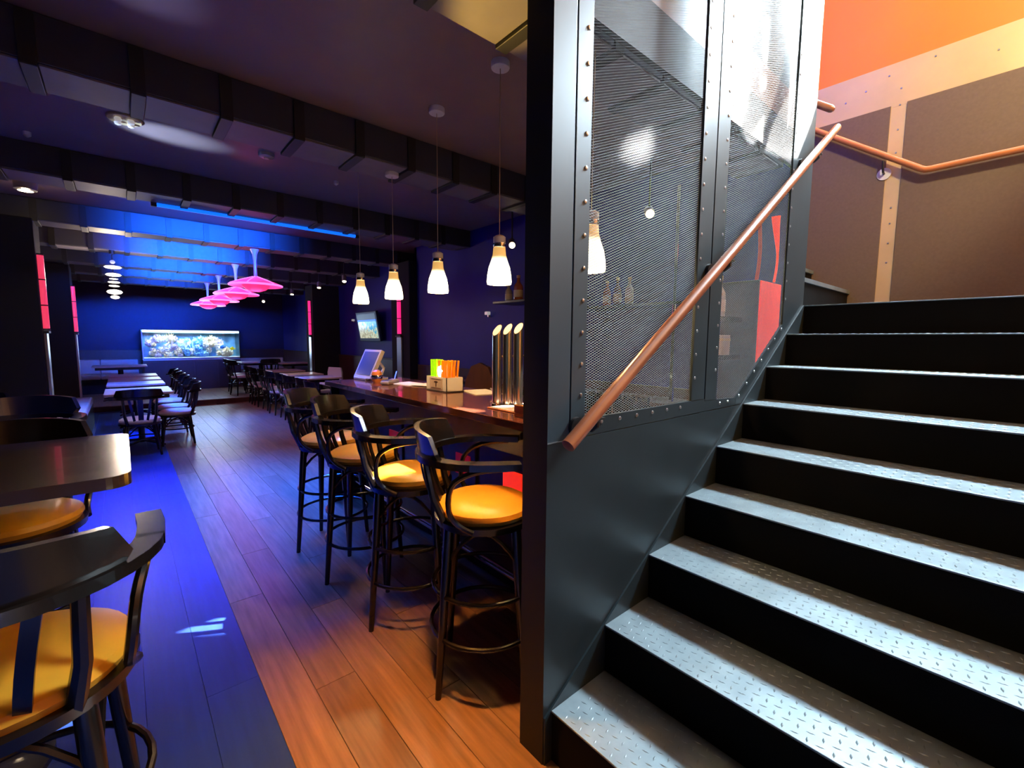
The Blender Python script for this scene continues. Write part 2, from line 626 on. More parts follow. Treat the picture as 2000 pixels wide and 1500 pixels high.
# wall at the head of the stairs with unseen holes above, shaped to throw the sun patches
SUN_HOLES = [
    [(-0.535, 5.830), (-0.630, 5.772), (-0.695, 5.737), (-0.731, 5.610), (-0.733, 5.464), (-0.708, 5.353), (-0.648, 5.234), (-0.583, 5.130), (-0.513, 5.093), (-0.431, 5.128), (-0.356, 5.192), (-0.338, 5.326), (-0.349, 5.414), (-0.358, 5.650)],
    [(-0.273, 5.287), (-0.170, 5.122), (-0.180, 5.086), (-0.253, 5.121)],
    [(-0.501, 4.992), (-0.452, 5.039), (-0.330, 5.029), (-0.167, 4.960), (-0.100, 4.965), (0.118, 4.957), (0.150, 4.742), (0.111, 4.522), (0.021, 4.456), (-0.128, 4.442), (-0.232, 4.590), (-0.401, 4.846)],
    [(-0.265, 5.554), (0.070, 5.215), (0.031, 5.131), (-0.133, 5.129), (-0.251, 5.329)],
    [(-1.456, 6.255), (-1.325, 6.137), (-1.287, 6.070), (-1.278, 5.983), (-1.362, 6.073)],
]
outer = [(-1.7, 3.60), (4.2, 3.60), (4.2, 8.0), (-1.7, 8.0)]
loops = [outer] + SUN_HOLES
vl = [[Vector((y, z, 0)) for y, z in lp] for lp in loops]
tris = geometry.tessellate_polygon(vl)
flat = [p for lp in loops for p in lp]
n = len(flat)
m = MB()
vs = [(XW, y, z) for y, z in flat] + [(XW + .04, y, z) for y, z in flat]
fs = [tuple(t) for t in tris] + [tuple(i + n for i in t[::-1]) for t in tris]
b0 = 0
for lp in loops:
    q = len(lp)
    for i in range(q):
        fs.append((b0 + i, b0 + (i + 1) % q, n + b0 + (i + 1) % q, n + b0 + i))
    b0 += q
m.add(vs, fs)
ws = struct(m, 'wall_stair', M_orange, 'orange painted stairwell wall with added sun patch holes high up')
MB().box(XW, XW + .04, -1.7, 4.2, -.1, 3.60).build('lower_wall', M_band, ws)
# steel band above the brown panels and strip between them
MB().bbox(XW - .004, XW - .0005, -1.7, 4.2, 3.275, 3.600, .001).build('metal_band', M_band, ws)
MB().bbox(XW - .004, XW - .0005, .755, .855, 1.7, 3.275, .001).build('metal_strip', M_band, ws)
PB = []
for y0, y1 in ((.853, 2.0), (2.01, 3.2), (-.45, .757), (-1.65, -.46)):
    PB.append(MB().bbox(XW - .012, XW - .0002, y0, y1, 1.60, 3.287, .0015).build('wall_panel', M_brownpanel, ws))
sc_ = MB()
for y in [-.9 + .28 * i for i in range(12)]:
    for z in (3.36, 3.52) if int(y * 100) % 2 == 0 else (3.44,):
        sc_.lathe([(.006, 0), (.004, .003)], (0, 0, 0), 8)
sc2 = MB()
for y, z in [(1.15, 3.42), (1.02, 3.46), (.88, 3.52), (.62, 3.60 - .05), (.80, 3.40), (.80, 3.28), (.80, 3.10), (.80, 2.93), (.8, 2.52), (.8, 2.40), (.8, 2.25), (.8, 2.1), (.3, 3.45), (0, 3.45)]:
    sc2.box(XW - .0075, XW - .0035, y - .005, y + .005, z - .005, z + .005)
tag(sc2.build('screw_heads', M_steelgrey, ws), kind='stuff')

struct(MB().box(1.0, XW + .04, -1.9, -1.7, -.1, 8.0), 'wall_stair_side', M_orange, 'orange side wall of the stairwell beside the viewer')
struct(MB().box(.8, XW + .1, -2.7, 4.3, 8.0, 8.15), 'ceiling', M_white, 'white ceiling of the upper floor above the stairs')
struct(MB().box(XN + .02, XW + .1, 4.2, 4.3, 1.0, 8.0), 'wall_landing', M_orange, 'orange wall at the head of the upper flight')

# ---- the stairs
st = empty('staircase', (NX[0], -.3, 0), 0, 'black steel staircase with checker plate treads rising to the landing', 'staircase')
st.location = (0, 0, 0)
YS0, YS1 = -1.69, .991
tread0 = None
lug = MB()
rows = 9
for a in range(rows):
    for c in range(int((YS1 - YS0) / .031) - 1):
        cx, cy = .020 + a * .031, YS0 + .025 + c * .031
        d = (1, .25) if (a + c) % 2 == 0 else (-.25, 1)
        L = .0115
        dx, dy = d[0] * L, d[1] * L
        px_, py_ = -d[1] * .0034, d[0] * .0034
        z0, z1 = .0, .0016
        lug.add([(cx - dx, cy - dy, z0), (cx + px_, cy + py_, z0), (cx + dx, cy + dy, z0), (cx - px_, cy - py_, z0), (cx - dx * .35, cy - dy * .35, z1), (cx + dx * .35, cy + dy * .35, z1)],
                [(0, 4, 1), (1, 4, 5), (1, 5, 2), (2, 5, 3), (3, 5, 4), (3, 4, 0)])
lug_o = None
for i in range(9):
    x, z = NX[i], RZ * (i + 1)
    if i < 8:
        if tread0 is None:
            tread0 = MB().bbox(0, .2914 + .018, YS0, YS1, -.007, 0, .0020).build('tread', M_tread, st)
            lug_o = lug.build('tread_lugs', M_tread, tread0)
            tag(lug_o, kind='stuff')
            riser0 = MB().box(.005, .013, YS0, YS1, -RZ + .0005, -.0065).build('riser', M_riser, st)
            t, r = tread0, riser0
        else:
            t = copy_tree(tread0, st)
            r = riser0.copy()
            COL.objects.link(r)
        t.location = (x, 0, z)
        r.location = (x, 0, z)
    else:
        t = MB().bbox(0, XW - .012 - x, YS0, YS1 + .02, -.007, 0, .0020).build('landing_plate', M_tread, st, (x, 0, z))
        r = riser0.copy()
        COL.objects.link(r)
        r.location = (x, 0, z)
# upper flight behind the screen, rising away from the landing
for i in range(9):
    y, z = 1.02 + i * .27, 1.71 + RZ * (i + 1)
    MB().bbox(3.444, XW - .014, y, y + .29, z - .03, z, .002).build('tread', M_tread, st)
    MB().box(3.444, XW - .014, y + .014, y + .022, z - RZ, z - .028).build('riser', M_riser, st)
# stringer plate along the screen, slightly proud
SL = (1.708 - .175) / (3.376 - 1.023)


def strz(x):
    return .175 + SL * (x - 1.023)


MB().prism([(1.023, 0), (1.023, strz(1.023)), (3.38, strz(3.38)), (3.38, 1.55), (1.30, 0)], 'y', .991, .9985).build('stringer', M_steel, st)

# ---- the mesh screen
sc = empty('mesh_screen', (1.02, 1.05, 0), 0, 'blue grey riveted steel screen with expanded mesh between bar and stairs', 'screen')
sc.location = (0, 0, 0)
ZT = 4.6
MB().bbox(1.02, 1.1255, 1.0, 1.112, 0, ZT, .002).build('post', M_steelp, sc)
MB().box(1.0194, 1.0206, .998, 1.114, 0, ZT).build('end_face', M_blackp, sc)  # black sheet put over the unlit end of the post
MB().box(1.110, 1.22, 1.012, 1.03, 1.13, ZT).build('backing_bar', M_blackp, sc)
MB().bbox(1.132, 1.205, 1.0, 1.012, 1.198, ZT, .001).build('frame_bar', M_steelp, sc)
MB().bbox(1.955, 2.0785, .999, 1.012, 1.198, ZT, .001).build('frame_bar', M_steel, sc)
MB().bbox(2.088, 2.206, .999, 1.012, 1.186, ZT, .001).build('frame_bar', M_steel, sc)
MB().box(1.99, 2.15, 1.012, 1.03, 1.13, ZT).build('backing_bar', M_blackp, sc)
zd0, zd1 = 1.176, 1.578
DX0, DX1 = 2.43, 3.04


def dz(x):
    return zd0 + (zd1 - zd0) * (x - DX0) / (DX1 - DX0)


MB().prism([(1.132, 1.138), (2.44, 1.138), (2.44, 1.176), (DX0, 1.176), (2.206, 1.186), (2.0785, 1.198), (1.132, 1.198)], 'y', 1.0, 1.012).build('bottom_bar', M_steel, sc)
MB().prism([(DX1, dz(DX1)), (3.385, 1.30), (3.385, ZT), (DX1, ZT)], 'y', .999, 1.012).build('end_plate', M_steel, sc)
MB().prism([(DX0, 1.138), (2.60, 1.138), (3.385, 1.4), (3.385, 1.62), (DX1, dz(DX1)), (DX0, zd0)], 'y', .9995, 1.012).build('sloping_bar', M_steel, sc)
MB().prism([(1.02, 0), (3.385, 0), (3.385, 1.134), (1.127, 1.134), (1.02, 1.134)], 'y', .9991, 1.0117).build('lower_plate', M_steel, sc)
MB().box(1.02, 1.10, .9965, .9995, 1.134, 1.1375).build('seam_bead', M_rivet, sc)  # bright bead drawn for the highlight along the seam
rv = MB()


def rivet(x, z):
    rv.add([Vector((x, 1.0, z)) + Vector(p) for p in
            [(0, -.0055, 0)] + [(.0066 * cos(a), -.003, .0066 * sin(a)) for a in [i * pi / 4 for i in range(8)]] + [(.0085 * cos(a), .001, .0085 * sin(a)) for a in [i * pi / 4 for i in range(8)]]],
           [(0, 1 + i, 1 + (i + 1) % 8) for i in range(8)] + [(1 + i, 9 + i, 9 + (i + 1) % 8, 1 + (i + 1) % 8) for i in range(8)], True)


z = 1.283
while z < 4.5:
    rivet(1.182, z)
    rivet(1.978, z + .02)
    rivet(2.182, z + .05)
    if z > 1.65:
        rivet(3.058, z + .02)
    z += .107
for i in range(6):
    rivet(1.30 + i * .112, 1.178)
for x in (2.25, 2.34):
    rivet(x, 1.163)
for i in range(7):
    x = 2.47 + i * .092
    rivet(x, dz(x) - .018)
tag(rv.build('rivets', M_rivet, sc), kind='stuff')


def expanded(x0, x1, z0, z1, name, clip=None):
    LW, SW = .0220, .0092
    dxs = LW / 2
    nx = int((x1 - x0) / dxs)
    nz = int((z1 - z0) / (SW / 2))
    ii = np.arange(nx + 1)
    kk = np.arange(nz + 1)
    X = x0 + ii * dxs
    X, K = np.meshgrid(X, kk)
    I = np.broadcast_to(ii, X.shape)
    sgn = np.where((I + K) % 2 == 0, 1, -1)
    Z = z0 + K * SW / 2 + sgn * SW / 4 * .92
    Y = 1.006 + sgn * .0008
    hw = .00108
    # ribbon leaning back: upper edge further away
    A = np.stack([X, Y - hw * .52, Z - hw * .85], -1)
    B = np.stack([X, Y + hw * .52, Z + hw * .85], -1)
    V = np.concatenate([A.reshape(-1, 3), B.reshape(-1, 3)])
    N = A.shape[0] * A.shape[1]
    idx = np.arange(N).reshape(A.shape[:2])
    a, b = idx[:, :-1], idx[:, 1:]
    keep = np.ones(a.shape, bool)
    if clip:
        zm = (Z[:, :-1] + Z[:, 1:]) / 2
        xm = (X[:, :-1] + X[:, 1:]) / 2
        keep = zm > np.where(xm < DX0, zd0, zd0 + (zd1 - zd0) * (xm - DX0) / (DX1 - DX0))
    q = np.stack([a, b, b + N, a + N], -1)[keep].astype(np.int32)
    me = bpy.data.meshes.new(name)
    me.vertices.add(len(V))
    me.vertices.foreach_set('co', V.astype(np.float32).ravel())
    me.loops.add(q.size)
    me.loops.foreach_set('vertex_index', q.ravel())
    me.polygons.add(len(q))
    me.polygons.foreach_set('loop_start', np.arange(0, q.size, 4, dtype=np.int32))
    me.materials.append(M_mesh)
    me.update(calc_edges=True)
    me.validate()
    o = bpy.data.objects.new(name, me)
    COL.objects.link(o)
    o.parent = sc
    tag(o, kind='stuff')
    return o


expanded(1.204, 1.957, 1.196, 3.7, 'expanded_mesh')
expanded(2.204, 3.042, 1.180, 4.0, 'expanded_mesh', True)


# ---- handrails
def railpath(p0, p1, n=14):
    p0, p1 = Vector(p0), Vector(p1)
    return [p0.lerp(p1, i / n) for i in range(n + 1)]


hr = empty('stair_handrail', (1.03, .9, 1.16), 0, 'round reddish wooden handrail running diagonally up the mesh screen', 'handrail')
hr.location = (0, 0, 0)
RP0, RP1 = Vector((1.015, .905, 1.148)), Vector((3.47, .905, 2.812))
pp = railpath(RP0, RP1)
dv = (RP1 - RP0).normalized()
MB().tube([RP0 - dv * .004] + pp + [RP1 + dv * .004], [.017] + [.0225] * len(pp) + [.017], 18).build('rail', M_rail, hr)
for x in (1.155, 2.06, 3.16):
    z = RP0.z + (x - RP0.x) * dv.z / dv.x
    br = MB()
    br.tube([(x, .905, z - .02), (x, .905, z - .05), (x, .925, z - .066), (x, .998, z - .066)], .008, 8)
    br.bbox(x - .03, x + .03, .895, .915, z - .03 + 0, z - .022, .002)
    b = br.build('bracket', M_strap, hr)
    q = MB()
    q.tube([(x, .985, z - .066), (x, .999, z - .066)], .034, 18)
    q.build('bracket_plate', M_dark, b)
wrail = empty('wall_handrail', (0, 0, 0), 0, 'orange wooden handrail with a bend along the brown panelled stairwell wall', 'handrail')
XH = 4.53
MB().tube([(XH, 2.0, 3.745), (XH, 1.33, 3.245), (XH, .635, 2.752), (XH, .61, 2.740), (XH, .575, 2.737), (XH, .1, 2.742), (XH, -.9, 2.742)], .0225, 16).build('rail', M_railorange, wrail)
for y, z in ((.86, 2.84), (-.5, 2.72)):
    b = MB().tube([(XH, y, z + .03), (XH, y, z - .02), (XH + .02, y, z - .05), (XW - .012, y, z - .055)], .008, 8).build('bracket', M_dark, wrail)
    MB().tube([(XW - .018, y, z - .055), (XW - .0105, y, z - .055)], .045, 24).build('rosette', M_white, b)
stub = empty('upper_handrail', (0, 0, 0), 0, 'rounded end of the inner handrail of the upper flight poking past the screen edge', 'handrail')
d_ = Vector((0, 1, .74)).normalized()
e_ = Vector((3.49, .935, 2.935))
pth = [e_ + d_ * t for t in (0, .008, .02, .1, .8)]
MB().tube(pth, [.010, .018, .022, .022, .022], 16).build('rail', M_rail, stub)
MB().tube([e_ + d_ * .35 + Vector((0, 0, -.02)), e_ + d_ * .35 + Vector((-.03, 0, -.06)), e_ + d_ * .35 + Vector((-.085, 0, -.06))], .008, 8).build('bracket', M_strap, stub)

# ================================================================ THE BAR
bar = empty('bar_counter', (1.7, 2.6, 0), 0, 'long dark wooden bar counter with glossy reddish brown top', 'bar')
bar.location = (0, 0, 0)
BX0, BX1, BY0, BY1, BZ = 1.335, 2.02, 1.16, 4.06, 1.10
MB().bbox(BX0, BX1, BY0, BY1, BZ - .04, BZ, .004).build('counter_top', M_bartop, bar)
MB().bbox(1.44, 1.48, BY0, BY1 - .03, .90, BZ - .041, .003).build('apron', M_barfront, bar)
MB().bbox(1.62, 1.95, BY0, BY1 - .05, .10, BZ - .042, .003).build('body', M_barfront, bar)
MB().bbox(1.68, 1.93, BY0, BY1 - .08, 0, .10, .003).build('plinth', M_blackp, bar)
MB().bbox(1.37, 1.95, BY1 - .055, BY1 - .03, .0, BZ - .041, .003).build('end_panel', M_blackw, bar)
y = BY0 + .06
i = 0
while y < BY1 - .45:
    p = MB().bbox(1.60, 1.622, y, y + .44, .30, .98, .006).build('front_panel', M_barfront, bar)
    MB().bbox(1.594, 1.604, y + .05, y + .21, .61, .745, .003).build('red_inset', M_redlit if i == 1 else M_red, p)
    y += .48
    i += 1
MB().tube([(1.50, BY0, .22), (1.50, BY1 - .1, .22)], .02, 10).build('foot_rail', M_chrome, bar)

# ---- stools


def superellipse(rx, ry, e, n):
    return [(rx * math.copysign(abs(cos(a)) ** e, cos(a)), ry * math.copysign(abs(sin(a)) ** e, sin(a))) for a in [2 * pi * i / n for i in range(n)]]


def arc(c, r, a0, a1, n, z=0):
    return [(c[0] + r * cos(a0 + (a1 - a0) * i / n), c[1] + r * sin(a0 + (a1 - a0) * i / n), z) for i in range(n + 1)]


def make_seat(name, label, cat, hs, arms, seatmat, group=None, back=.32):
    """bentwood seat facing +x; hs = seat height"""
    r = empty(name, (0, 0, 0), 0, label, cat, group)
    # cushion
    prof = [(.16, hs - .045), (.196, hs - .042), (.206, hs - .022), (.200, hs - .004), (.17, hs + .012), (.10, hs + .018), (.0, hs + .020)]
    m = MB().lathe(prof, (0, 0, 0), 32)
    m.build('seat', seatmat, r)
    MB().lathe([(.185, hs - .075), (.212, hs - .072), (.216, hs - .045), (.19, hs - .040)], (0, 0, 0), 32).build('seat_frame', M_blackw, r)
    for sx in (-1, 1):
        for sy in (-1, 1):
            top = (.135 * sx, .135 * sy, hs - .06)
            bot = (.178 * sx, .178 * sy, 0)
            P = [Vector(top).lerp(Vector(bot), t) for t in (0, .15, .4, .7, 1)]
            MB().tube(P, [.021, .022, .019, .016, .013], 10).build('leg', M_blackw, r)
    if hs > .6:
        for z, rr in ((.43, .222), (.25, .232)):
            MB().tube(arc((0, 0), rr, 0, 2 * pi * 31 / 32, 31, z), .0095, 8, closed=True).build('foot_ring', M_blackw, r)
    else:
        MB().tube(arc((0, 0), .185, 0, 2 * pi * 23 / 24, 23, .22), .009, 8, closed=True).build('leg_ring', M_blackw, r)
    # arched braces below the seat
    for k in range(4):
        a = k * pi / 2
        pts = []
        for i in range(9):
            t = i / 8
            y = -.15 + .30 * t
            z = hs - .22 + .135 * sin(pi * t)
            pts.append((.150 * cos(a) - y * sin(a), .150 * sin(a) + y * cos(a), z))
        MB().tube(pts, .0085, 6).build('brace', M_blackw, r)
    zt = hs + back * .68       # height of the arm rail
    # rear uprights
    for sy in (-1, 1):
        MB().tube([(-.150, .125 * sy, hs - .06), (-.195, .150 * sy, hs + .06), (-.225, .160 * sy, zt)], [.018, .016, .014], 8).build('back_post', M_blackw, r)
    # slats
    for y0, y1, w in ((0, 0, .026), (-.055, -.105, .013), (.055, .105, .013)):
        pth = []
        for i in range(7):
            t = i / 6
            p = Vector((-.165 - .085 * t - .02 * sin(pi * t), y0 + (y1 - y0) * t, hs - .05 + (zt - hs + .05) * t))
            pth.append((p, (0, 1, 0), (1, 0, .25)))
        MB().strip(pth, (w, .006)).build('slat', M_blackw, r)
    # arm rail: flat bent wood, U in plan
    ext = .15 if arms else -.12
    path = []
    A0 = radians(62) if not arms else radians(90)
    pts = []
    if arms:
        pts += [(ext, -.235), (.06, -.248), (-.04, -.252)]
    c0 = -.02
    for i in range(17):
        a = -A0 + 2 * A0 * i / 16
        pts.append((c0 - .245 * cos(a) - (.0 if arms else 0), .252 * sin(a)))
    if arms:
        pts += [(-.04, .252), (.06, .248), (ext, .235)]
    for i, (x, y) in enumerate(pts):
        p0 = Vector((*pts[max(i - 1, 0)], 0))
        p1 = Vector((*pts[min(i + 1, len(pts) - 1)], 0))
        t = (p1 - p0).normalized()
        s = Vector((-t.y, t.x, 0))
        path.append(((x, y, zt), s, (0, 0, 1)))
    MB().strip(path, (.027, .013)).build('arm_rail' if arms else 'back_rail', M_blackw, r)
    # crest board on the rail
    vs, fs = [], []
    nC = 14
    AC = radians(56)
    for i in range(nC + 1):
        a = -AC + 2 * AC * i / nC
        u = abs(a) / AC
        h = .118 * (1 - .18 * u ** 2) if u < .86 else .118 * .85 * (1 - (u - .86) / .14 * .62)
        for rr, zz in ((.232, zt + .010), (.258, zt + .010), (.276, zt + h), (.256, zt + h)):
            vs.append((c0 - rr * cos(a), rr * 1.03 * sin(a), zz))
    for i in range(nC):
        for k in range(4):
            k2 = (k + 1) % 4
            fs.append((i * 4 + k, i * 4 + k2, (i + 1) * 4 + k2, (i + 1) * 4 + k))
    fs += [(0, 1, 2, 3), tuple(nC * 4 + k for k in (3, 2, 1, 0))]
    MB().add(vs, fs, True).build('crest', M_blackw, r)
    if arms:
        for sy in (-1, 1):
            pts = [(.10, .238 * sy, zt - .012), (.02, .242 * sy, zt - .018), (-.06, .240 * sy, zt - .04), (-.115, .228 * sy, zt - .09), (-.125, .215 * sy, hs + .03), (-.09, .205 * sy, hs - .03), (-.03, .212 * sy, hs - .06)]
            # smooth
            sm = []
            for i in range(len(pts) - 1):
                p, q = Vector(pts[i]), Vector(pts[i + 1])
                pm_, qn = Vector(pts[max(i - 1, 0)]), Vector(pts[min(i + 2, len(pts) - 1)])
                for t in (0, .33, .66):
                    sm.append(.5 * ((2 * p) + (q - pm_) * t + (2 * pm_ - 5 * p + 4 * q - qn) * t * t + (3 * p - pm_ - 3 * q + qn) * t ** 3))
            sm.append(Vector(pts[-1]))
            MB().tube(sm, .0115, 8).build('arm_hoop', M_blackw, r)
    return r


stool = make_seat('bar_stool', 'x', 'stool', .78, True, M_seat)
RZS = radians(-42)
bar_stools = [((1.09, 3.21), RZS, 'black bentwood bar stool with yellow seat, farthest of the four along the counter'),
              ((1.10, 2.67), RZS, 'black bentwood bar stool with yellow seat, second from the far end of the counter'),
              ((1.12, 2.10), RZS + .06, 'black bentwood bar stool whose yellow seat is hit by bright sunlight'),
              ((1.15, 1.50), RZS + .02, 'black bentwood bar stool with big yellow seat beside the black screen post')]
for i, ((x, y), a, lb) in enumerate(bar_stools):
    s = stool if i == 0 else copy_tree(stool)
    s.location = (x, y, 0)
    s.rotation_euler.z = a
    tag(s, lb, 'stool', 'bar stools along the counter')
ht_stools = [((-.222, 1.375), radians(84), 'black bentwood stool seen from behind in the left corner, cream yellow seat between its slats'),
             ((-.36, 2.53), radians(268), 'black stool tucked under the dark high table, yellow seat showing below its edge'),
             ((-.76, 4.15), radians(-80), 'black stool behind the dark high table near the left wall'),
             ((-.46, 3.62), radians(-95), 'black stool behind the dark high table nearer the aisle')]
for i, ((x, y), a, lb) in enumerate(ht_stools):
    s = copy_tree(stool)
    s.location = (x, y, 0)
    s.rotation_euler.z = a
    tag(s, lb, 'stool', 'stools around the high table')

# ---- high table at the left
ht = empty('high_table', (-.42, 2.18, 0), 0, 'dark high table with rounded glossy corner at the left edge', 'table')
pts = []
hx, hy, rr = .42, .40, .06
for cx, cy, a0 in ((hx - rr, hy - rr, 0), (-hx + rr, hy - rr, pi / 2), (-hx + rr, -hy + rr, pi), (hx - rr, -hy + rr, 3 * pi / 2)):
    for k in range(7):
        a = a0 + pi / 2 * k / 6
        pts.append((cx + rr * cos(a), cy + rr * sin(a)))
MB().prism(pts, 'z', 1.012, 1.05).build('table_top', M_hightop, ht)
MB().prism([(p[0] * .3 - .1, p[1] * .3) for p in pts], 'z', .965, 1.0115).build('apron', M_blackw, ht)
MB().tube([(-.1, 0, .03), (-.1, 0, .965)], .04, 14).build('column', M_blackw, ht)
MB().lathe([(.26, 0), (.26, .02), (.05, .04)], (-.1, 0, 0), 28).build('foot', M_blackw, ht)

# ---- things on the bar
for i, (x, y, zt) in enumerate(((1.610, 1.985, 1.545), (1.637, 1.925, 1.55), (1.664, 1.865, 1.555))):
    t = empty('beer_tap_column', (x, y, BZ), 0, ['chrome beer tap column with a slanted open top, nearest the white straw box', 'chrome beer tap column in the middle of three', 'chrome beer tap column closest to the black post'][i], 'beer tap', 'slanted chrome tap columns')
    H_ = zt - BZ
    vs, fs = [], []
    N = 28
    rr = .0275
    for k in range(N):
        a = 2 * pi * k / N
        vs.append((rr * cos(a), rr * sin(a), 0))
    for k in range(N):
        a = 2 * pi * k / N
        vs.append((rr * cos(a), rr * sin(a), H_ - .02 + (rr * cos(a) * .95 + rr * sin(a) * .15) * 1.25))
    for k in range(N):
        a = 2 * pi * k / N
        vs.append((rr * .9 * cos(a), rr * .9 * sin(a), H_ - .02 + (rr * .9 * cos(a) * .95 + rr * .9 * sin(a) * .15) * 1.25))
    for k in range(N):
        k2 = (k + 1) % N
        fs.append((k, k2, N + k2, N + k))
        fs.append((N + k, N + k2, 2 * N + k2, 2 * N + k))
    MB().add(vs, fs, True).build('column', M_tap, t)
    MB().add([vs[2 * N + k] for k in range(N)], [tuple(range(N))]).build('slanted_face', M_tabletop, t)
    MB().lathe([(.036, 0), (.036, .008), (.029, .012)], (0, 0, 0), 24).build('base_ring', M_chrome, t)
    MB().tube([(.02, .0, H_ * .62), (.075, .0, H_ * .62), (.085, .0, H_ * .57)], .007, 8).build('spout', M_chrome, t)
dt = empty('drip_mat', (1.58, 1.80, BZ), 0, 'orange wooden mat in front of the beer tap columns', 'mat')
MB().bbox(-.10, .16, -.20, .11, .0, .006, .002).build('board', M_railorange, dt)
MB().bbox(-.09, .15, -.19, .10, .006, .008, .001).build('inlay', M_tabletop, dt)

sb = empty('straw_box', (1.75, 2.76, BZ), 0, 'white paper napkin box with brown emblem holding green and orange straws', 'box')
m = MB()
X0, X1, Y0, Y1, HB = -.07, .07, -.135, .135, .105
tk = .005
m.box(X0, X1, Y0, Y1, .006, .010)
m.box(X0, X0 + tk, Y0, Y1, .006, HB)
m.box(X1 - tk, X1, Y0, Y1, .006, HB)
m.box(X0, X1, Y0, Y0 + tk, .006, HB)
m.box(X0, X1, Y1 - tk, Y1, .006, HB)
m.build('carton', M_white, sb)
MB().bbox(X0 - .005, X1 + .005, Y0 - .005, Y1 + .005, 0, .006, .002).build('black_base', M_dark, sb)
lbp = MB().box(X0 - .0018, X0 - .0003, -.085, .085, .018, .096).build('label', M_tabletop, sb)
em = MB()
pts = [(-.028, .062), (-.022, .071), (-.012, .075), (-.006, .070), (0, .080), (.006, .070), (.012, .075), (.022, .071), (.028, .062), (.018, .066), (.010, .062), (.004, .058), (-.004, .058), (-.010, .062), (-.018, .066)]
em.prism(pts, 'x', X0 - .0030, X0 - .0019)
em.prism([(-.005, .055), (0, .059), (.005, .055), (.004, .036), (0, .032), (-.004, .036)], 'x', X0 - .0030, X0 - .0019)
em.box(X0 - .0028, X0 - .0019, -.065, .065, .086, .089)
em.box(X0 - .0028, X0 - .0019, -.065, .065, .024, .027)
em.build('emblem', M_wains, lbp)
M_green = mat('lime_straw', (.35, .75, .01), .35, emit=(.35, .9, .0), estr=.35)  # faint glow added to the straw colour
M_oran = mat('orange_straw', (.9, .28, .01), .35, emit=(1, .22, .0), estr=.22)  # a little glow added here as well
for i in range(9):
    x, y = -.045 + (i % 3) * .022, .03 + (i // 3) * .034
    MB().tube([(x, y, .012), (x, y + .003, .225)], .0085, 8).build('green_straw', M_green, sb)
for i in range(14):
    x, y = -.045 + (i % 3) * .035, -.11 + (i // 3) * .026
    dx, dy = random.uniform(-.012, .012), -.03 * (1 - (i // 3) / 4) + random.uniform(-.012, .012)
    MB().tube([(x, y, .012), (x + dx, y + dy, .222)], .0075, 8).build('orange_straw', M_oran, sb)
M_candle = mat('candle_glow', (1, 1, 1), .4, emit=(1, .95, .75), estr=3.0)
cl = empty('tea_light', (1.655, 2.80, BZ), 0, 'small glowing white tea light glass beside the green straws', 'candle')
cl.location = (1.722, 2.745, BZ + .03)
MB().lathe([(.020, .06), (.032, .085), (.036, .12), (.030, .15), (.0, .158)], (0, 0, 0), 20).build('flame_globe', M_candle, cl)
MB().lathe([(.022, 0), (.026, .06)], (0, 0, 0), 20).build('holder', M_white, cl)

ps = empty('till_terminal', (1.60, 4.0, BZ), radians(3), 'grey touch screen till leaning back at the far end of the counter', 'till')
ps.location = (1.60, 3.94, BZ)
m = MB()
W_, Hh, th = .30, .27, .035
ca, sa = cos(radians(28)), sin(radians(28))


def tl(u, v, d):
    # u across (-y), v up along the tilted face, d thickness away from guest
    return (.02 + v * sa * .9 + d * ca, u, .02 + v * ca - d * sa)


def tbox(u0, u1, v0, v1, d0, d1):
    vs = [tl(u, v, d) for d in (d0, d1) for v in (v0, v1) for u in (u0, u1)]
    return vs, [(0, 1, 3, 2), (4, 6, 7, 5), (0, 4, 5, 1), (2, 3, 7, 6), (0, 2, 6, 4), (1, 5, 7, 3)]


MB().add(*tbox(-.16, .16, .0, .285, 0, .035)).build('housing', M_grey, ps)
M_scr = mat('till_screen', (.03, .04, .10), .12, emit=(.05, .07, .25), estr=.35)
MB().add(*tbox(-.135, .135, .03, .262, -.003, .001)).build('screen', M_scr, ps)
MB().bbox(0, .22, -.12, .12, 0, .022, .004).build('base', M_grey, ps)
MB().tube([tl(0, .24, .03), (.24, 0, .10), (.21, 0, .02)], .014, 8).build('stand_arm', M_white, ps)

hs_ = empty('card_reader', (1.66, 3.45, BZ), radians(40), 'dark grey handheld card reader lying on the counter', 'card reader')
m = MB()
m.bbox(-.11, .11, -.04, .04, 0, .035, .014)
m.build('body', M_grey, hs_)
MB().bbox(-.09, -.01, -.028, .028, .035, .038, .001).build('display', M_dark, hs_)
MB().tube([(.10, 0, .02), (.16, .02, .05), (.21, .03, .085)], .010, 8).build('handle', M_steelgrey, hs_)
gl = empty('round_jar', (1.64, 3.66, BZ), 0, 'round orange capped jar with chrome side behind the till', 'jar')
MB().lathe([(.03, 0), (.042, .02), (.046, .06), (.040, .09), (.02, .105), (0, .108)], (0, 0, 0), 20).build('body', M_railorange, gl)
MB().lathe([(.047, .03), (.048, .032), (.048, .06), (.047, .062)], (0, 0, 0), 20).build('chrome_band', M_chrome, gl)
M_paper = mat('lit_paper', (.85, .85, .83), .5)
for i, (x, y, a, lb) in enumerate(((1.78, 3.35, .1, 'white sheet of paper lying flat on the counter before the straw box'), (1.87, 3.10, .35, 'second white paper sheet half under the first on the counter'), (1.90, 2.52, -.25, 'white folded leaflet on the counter behind the straw box'))):
    p = MB().bbox(-.10, .10, -.15, .15, 0, .004, .001).build('paper_sheet', M_paper, None, (x, y, BZ + .0005 + (.0045 if i == 1 else 0)))
    p.rotation_euler.z = a
    tag(p, lb, 'paper', 'papers on the counter')
kf = empty('bar_opener', (1.80, 2.22, BZ), radians(60), 'wooden handled bar tool lying behind the taps', 'bar tool')
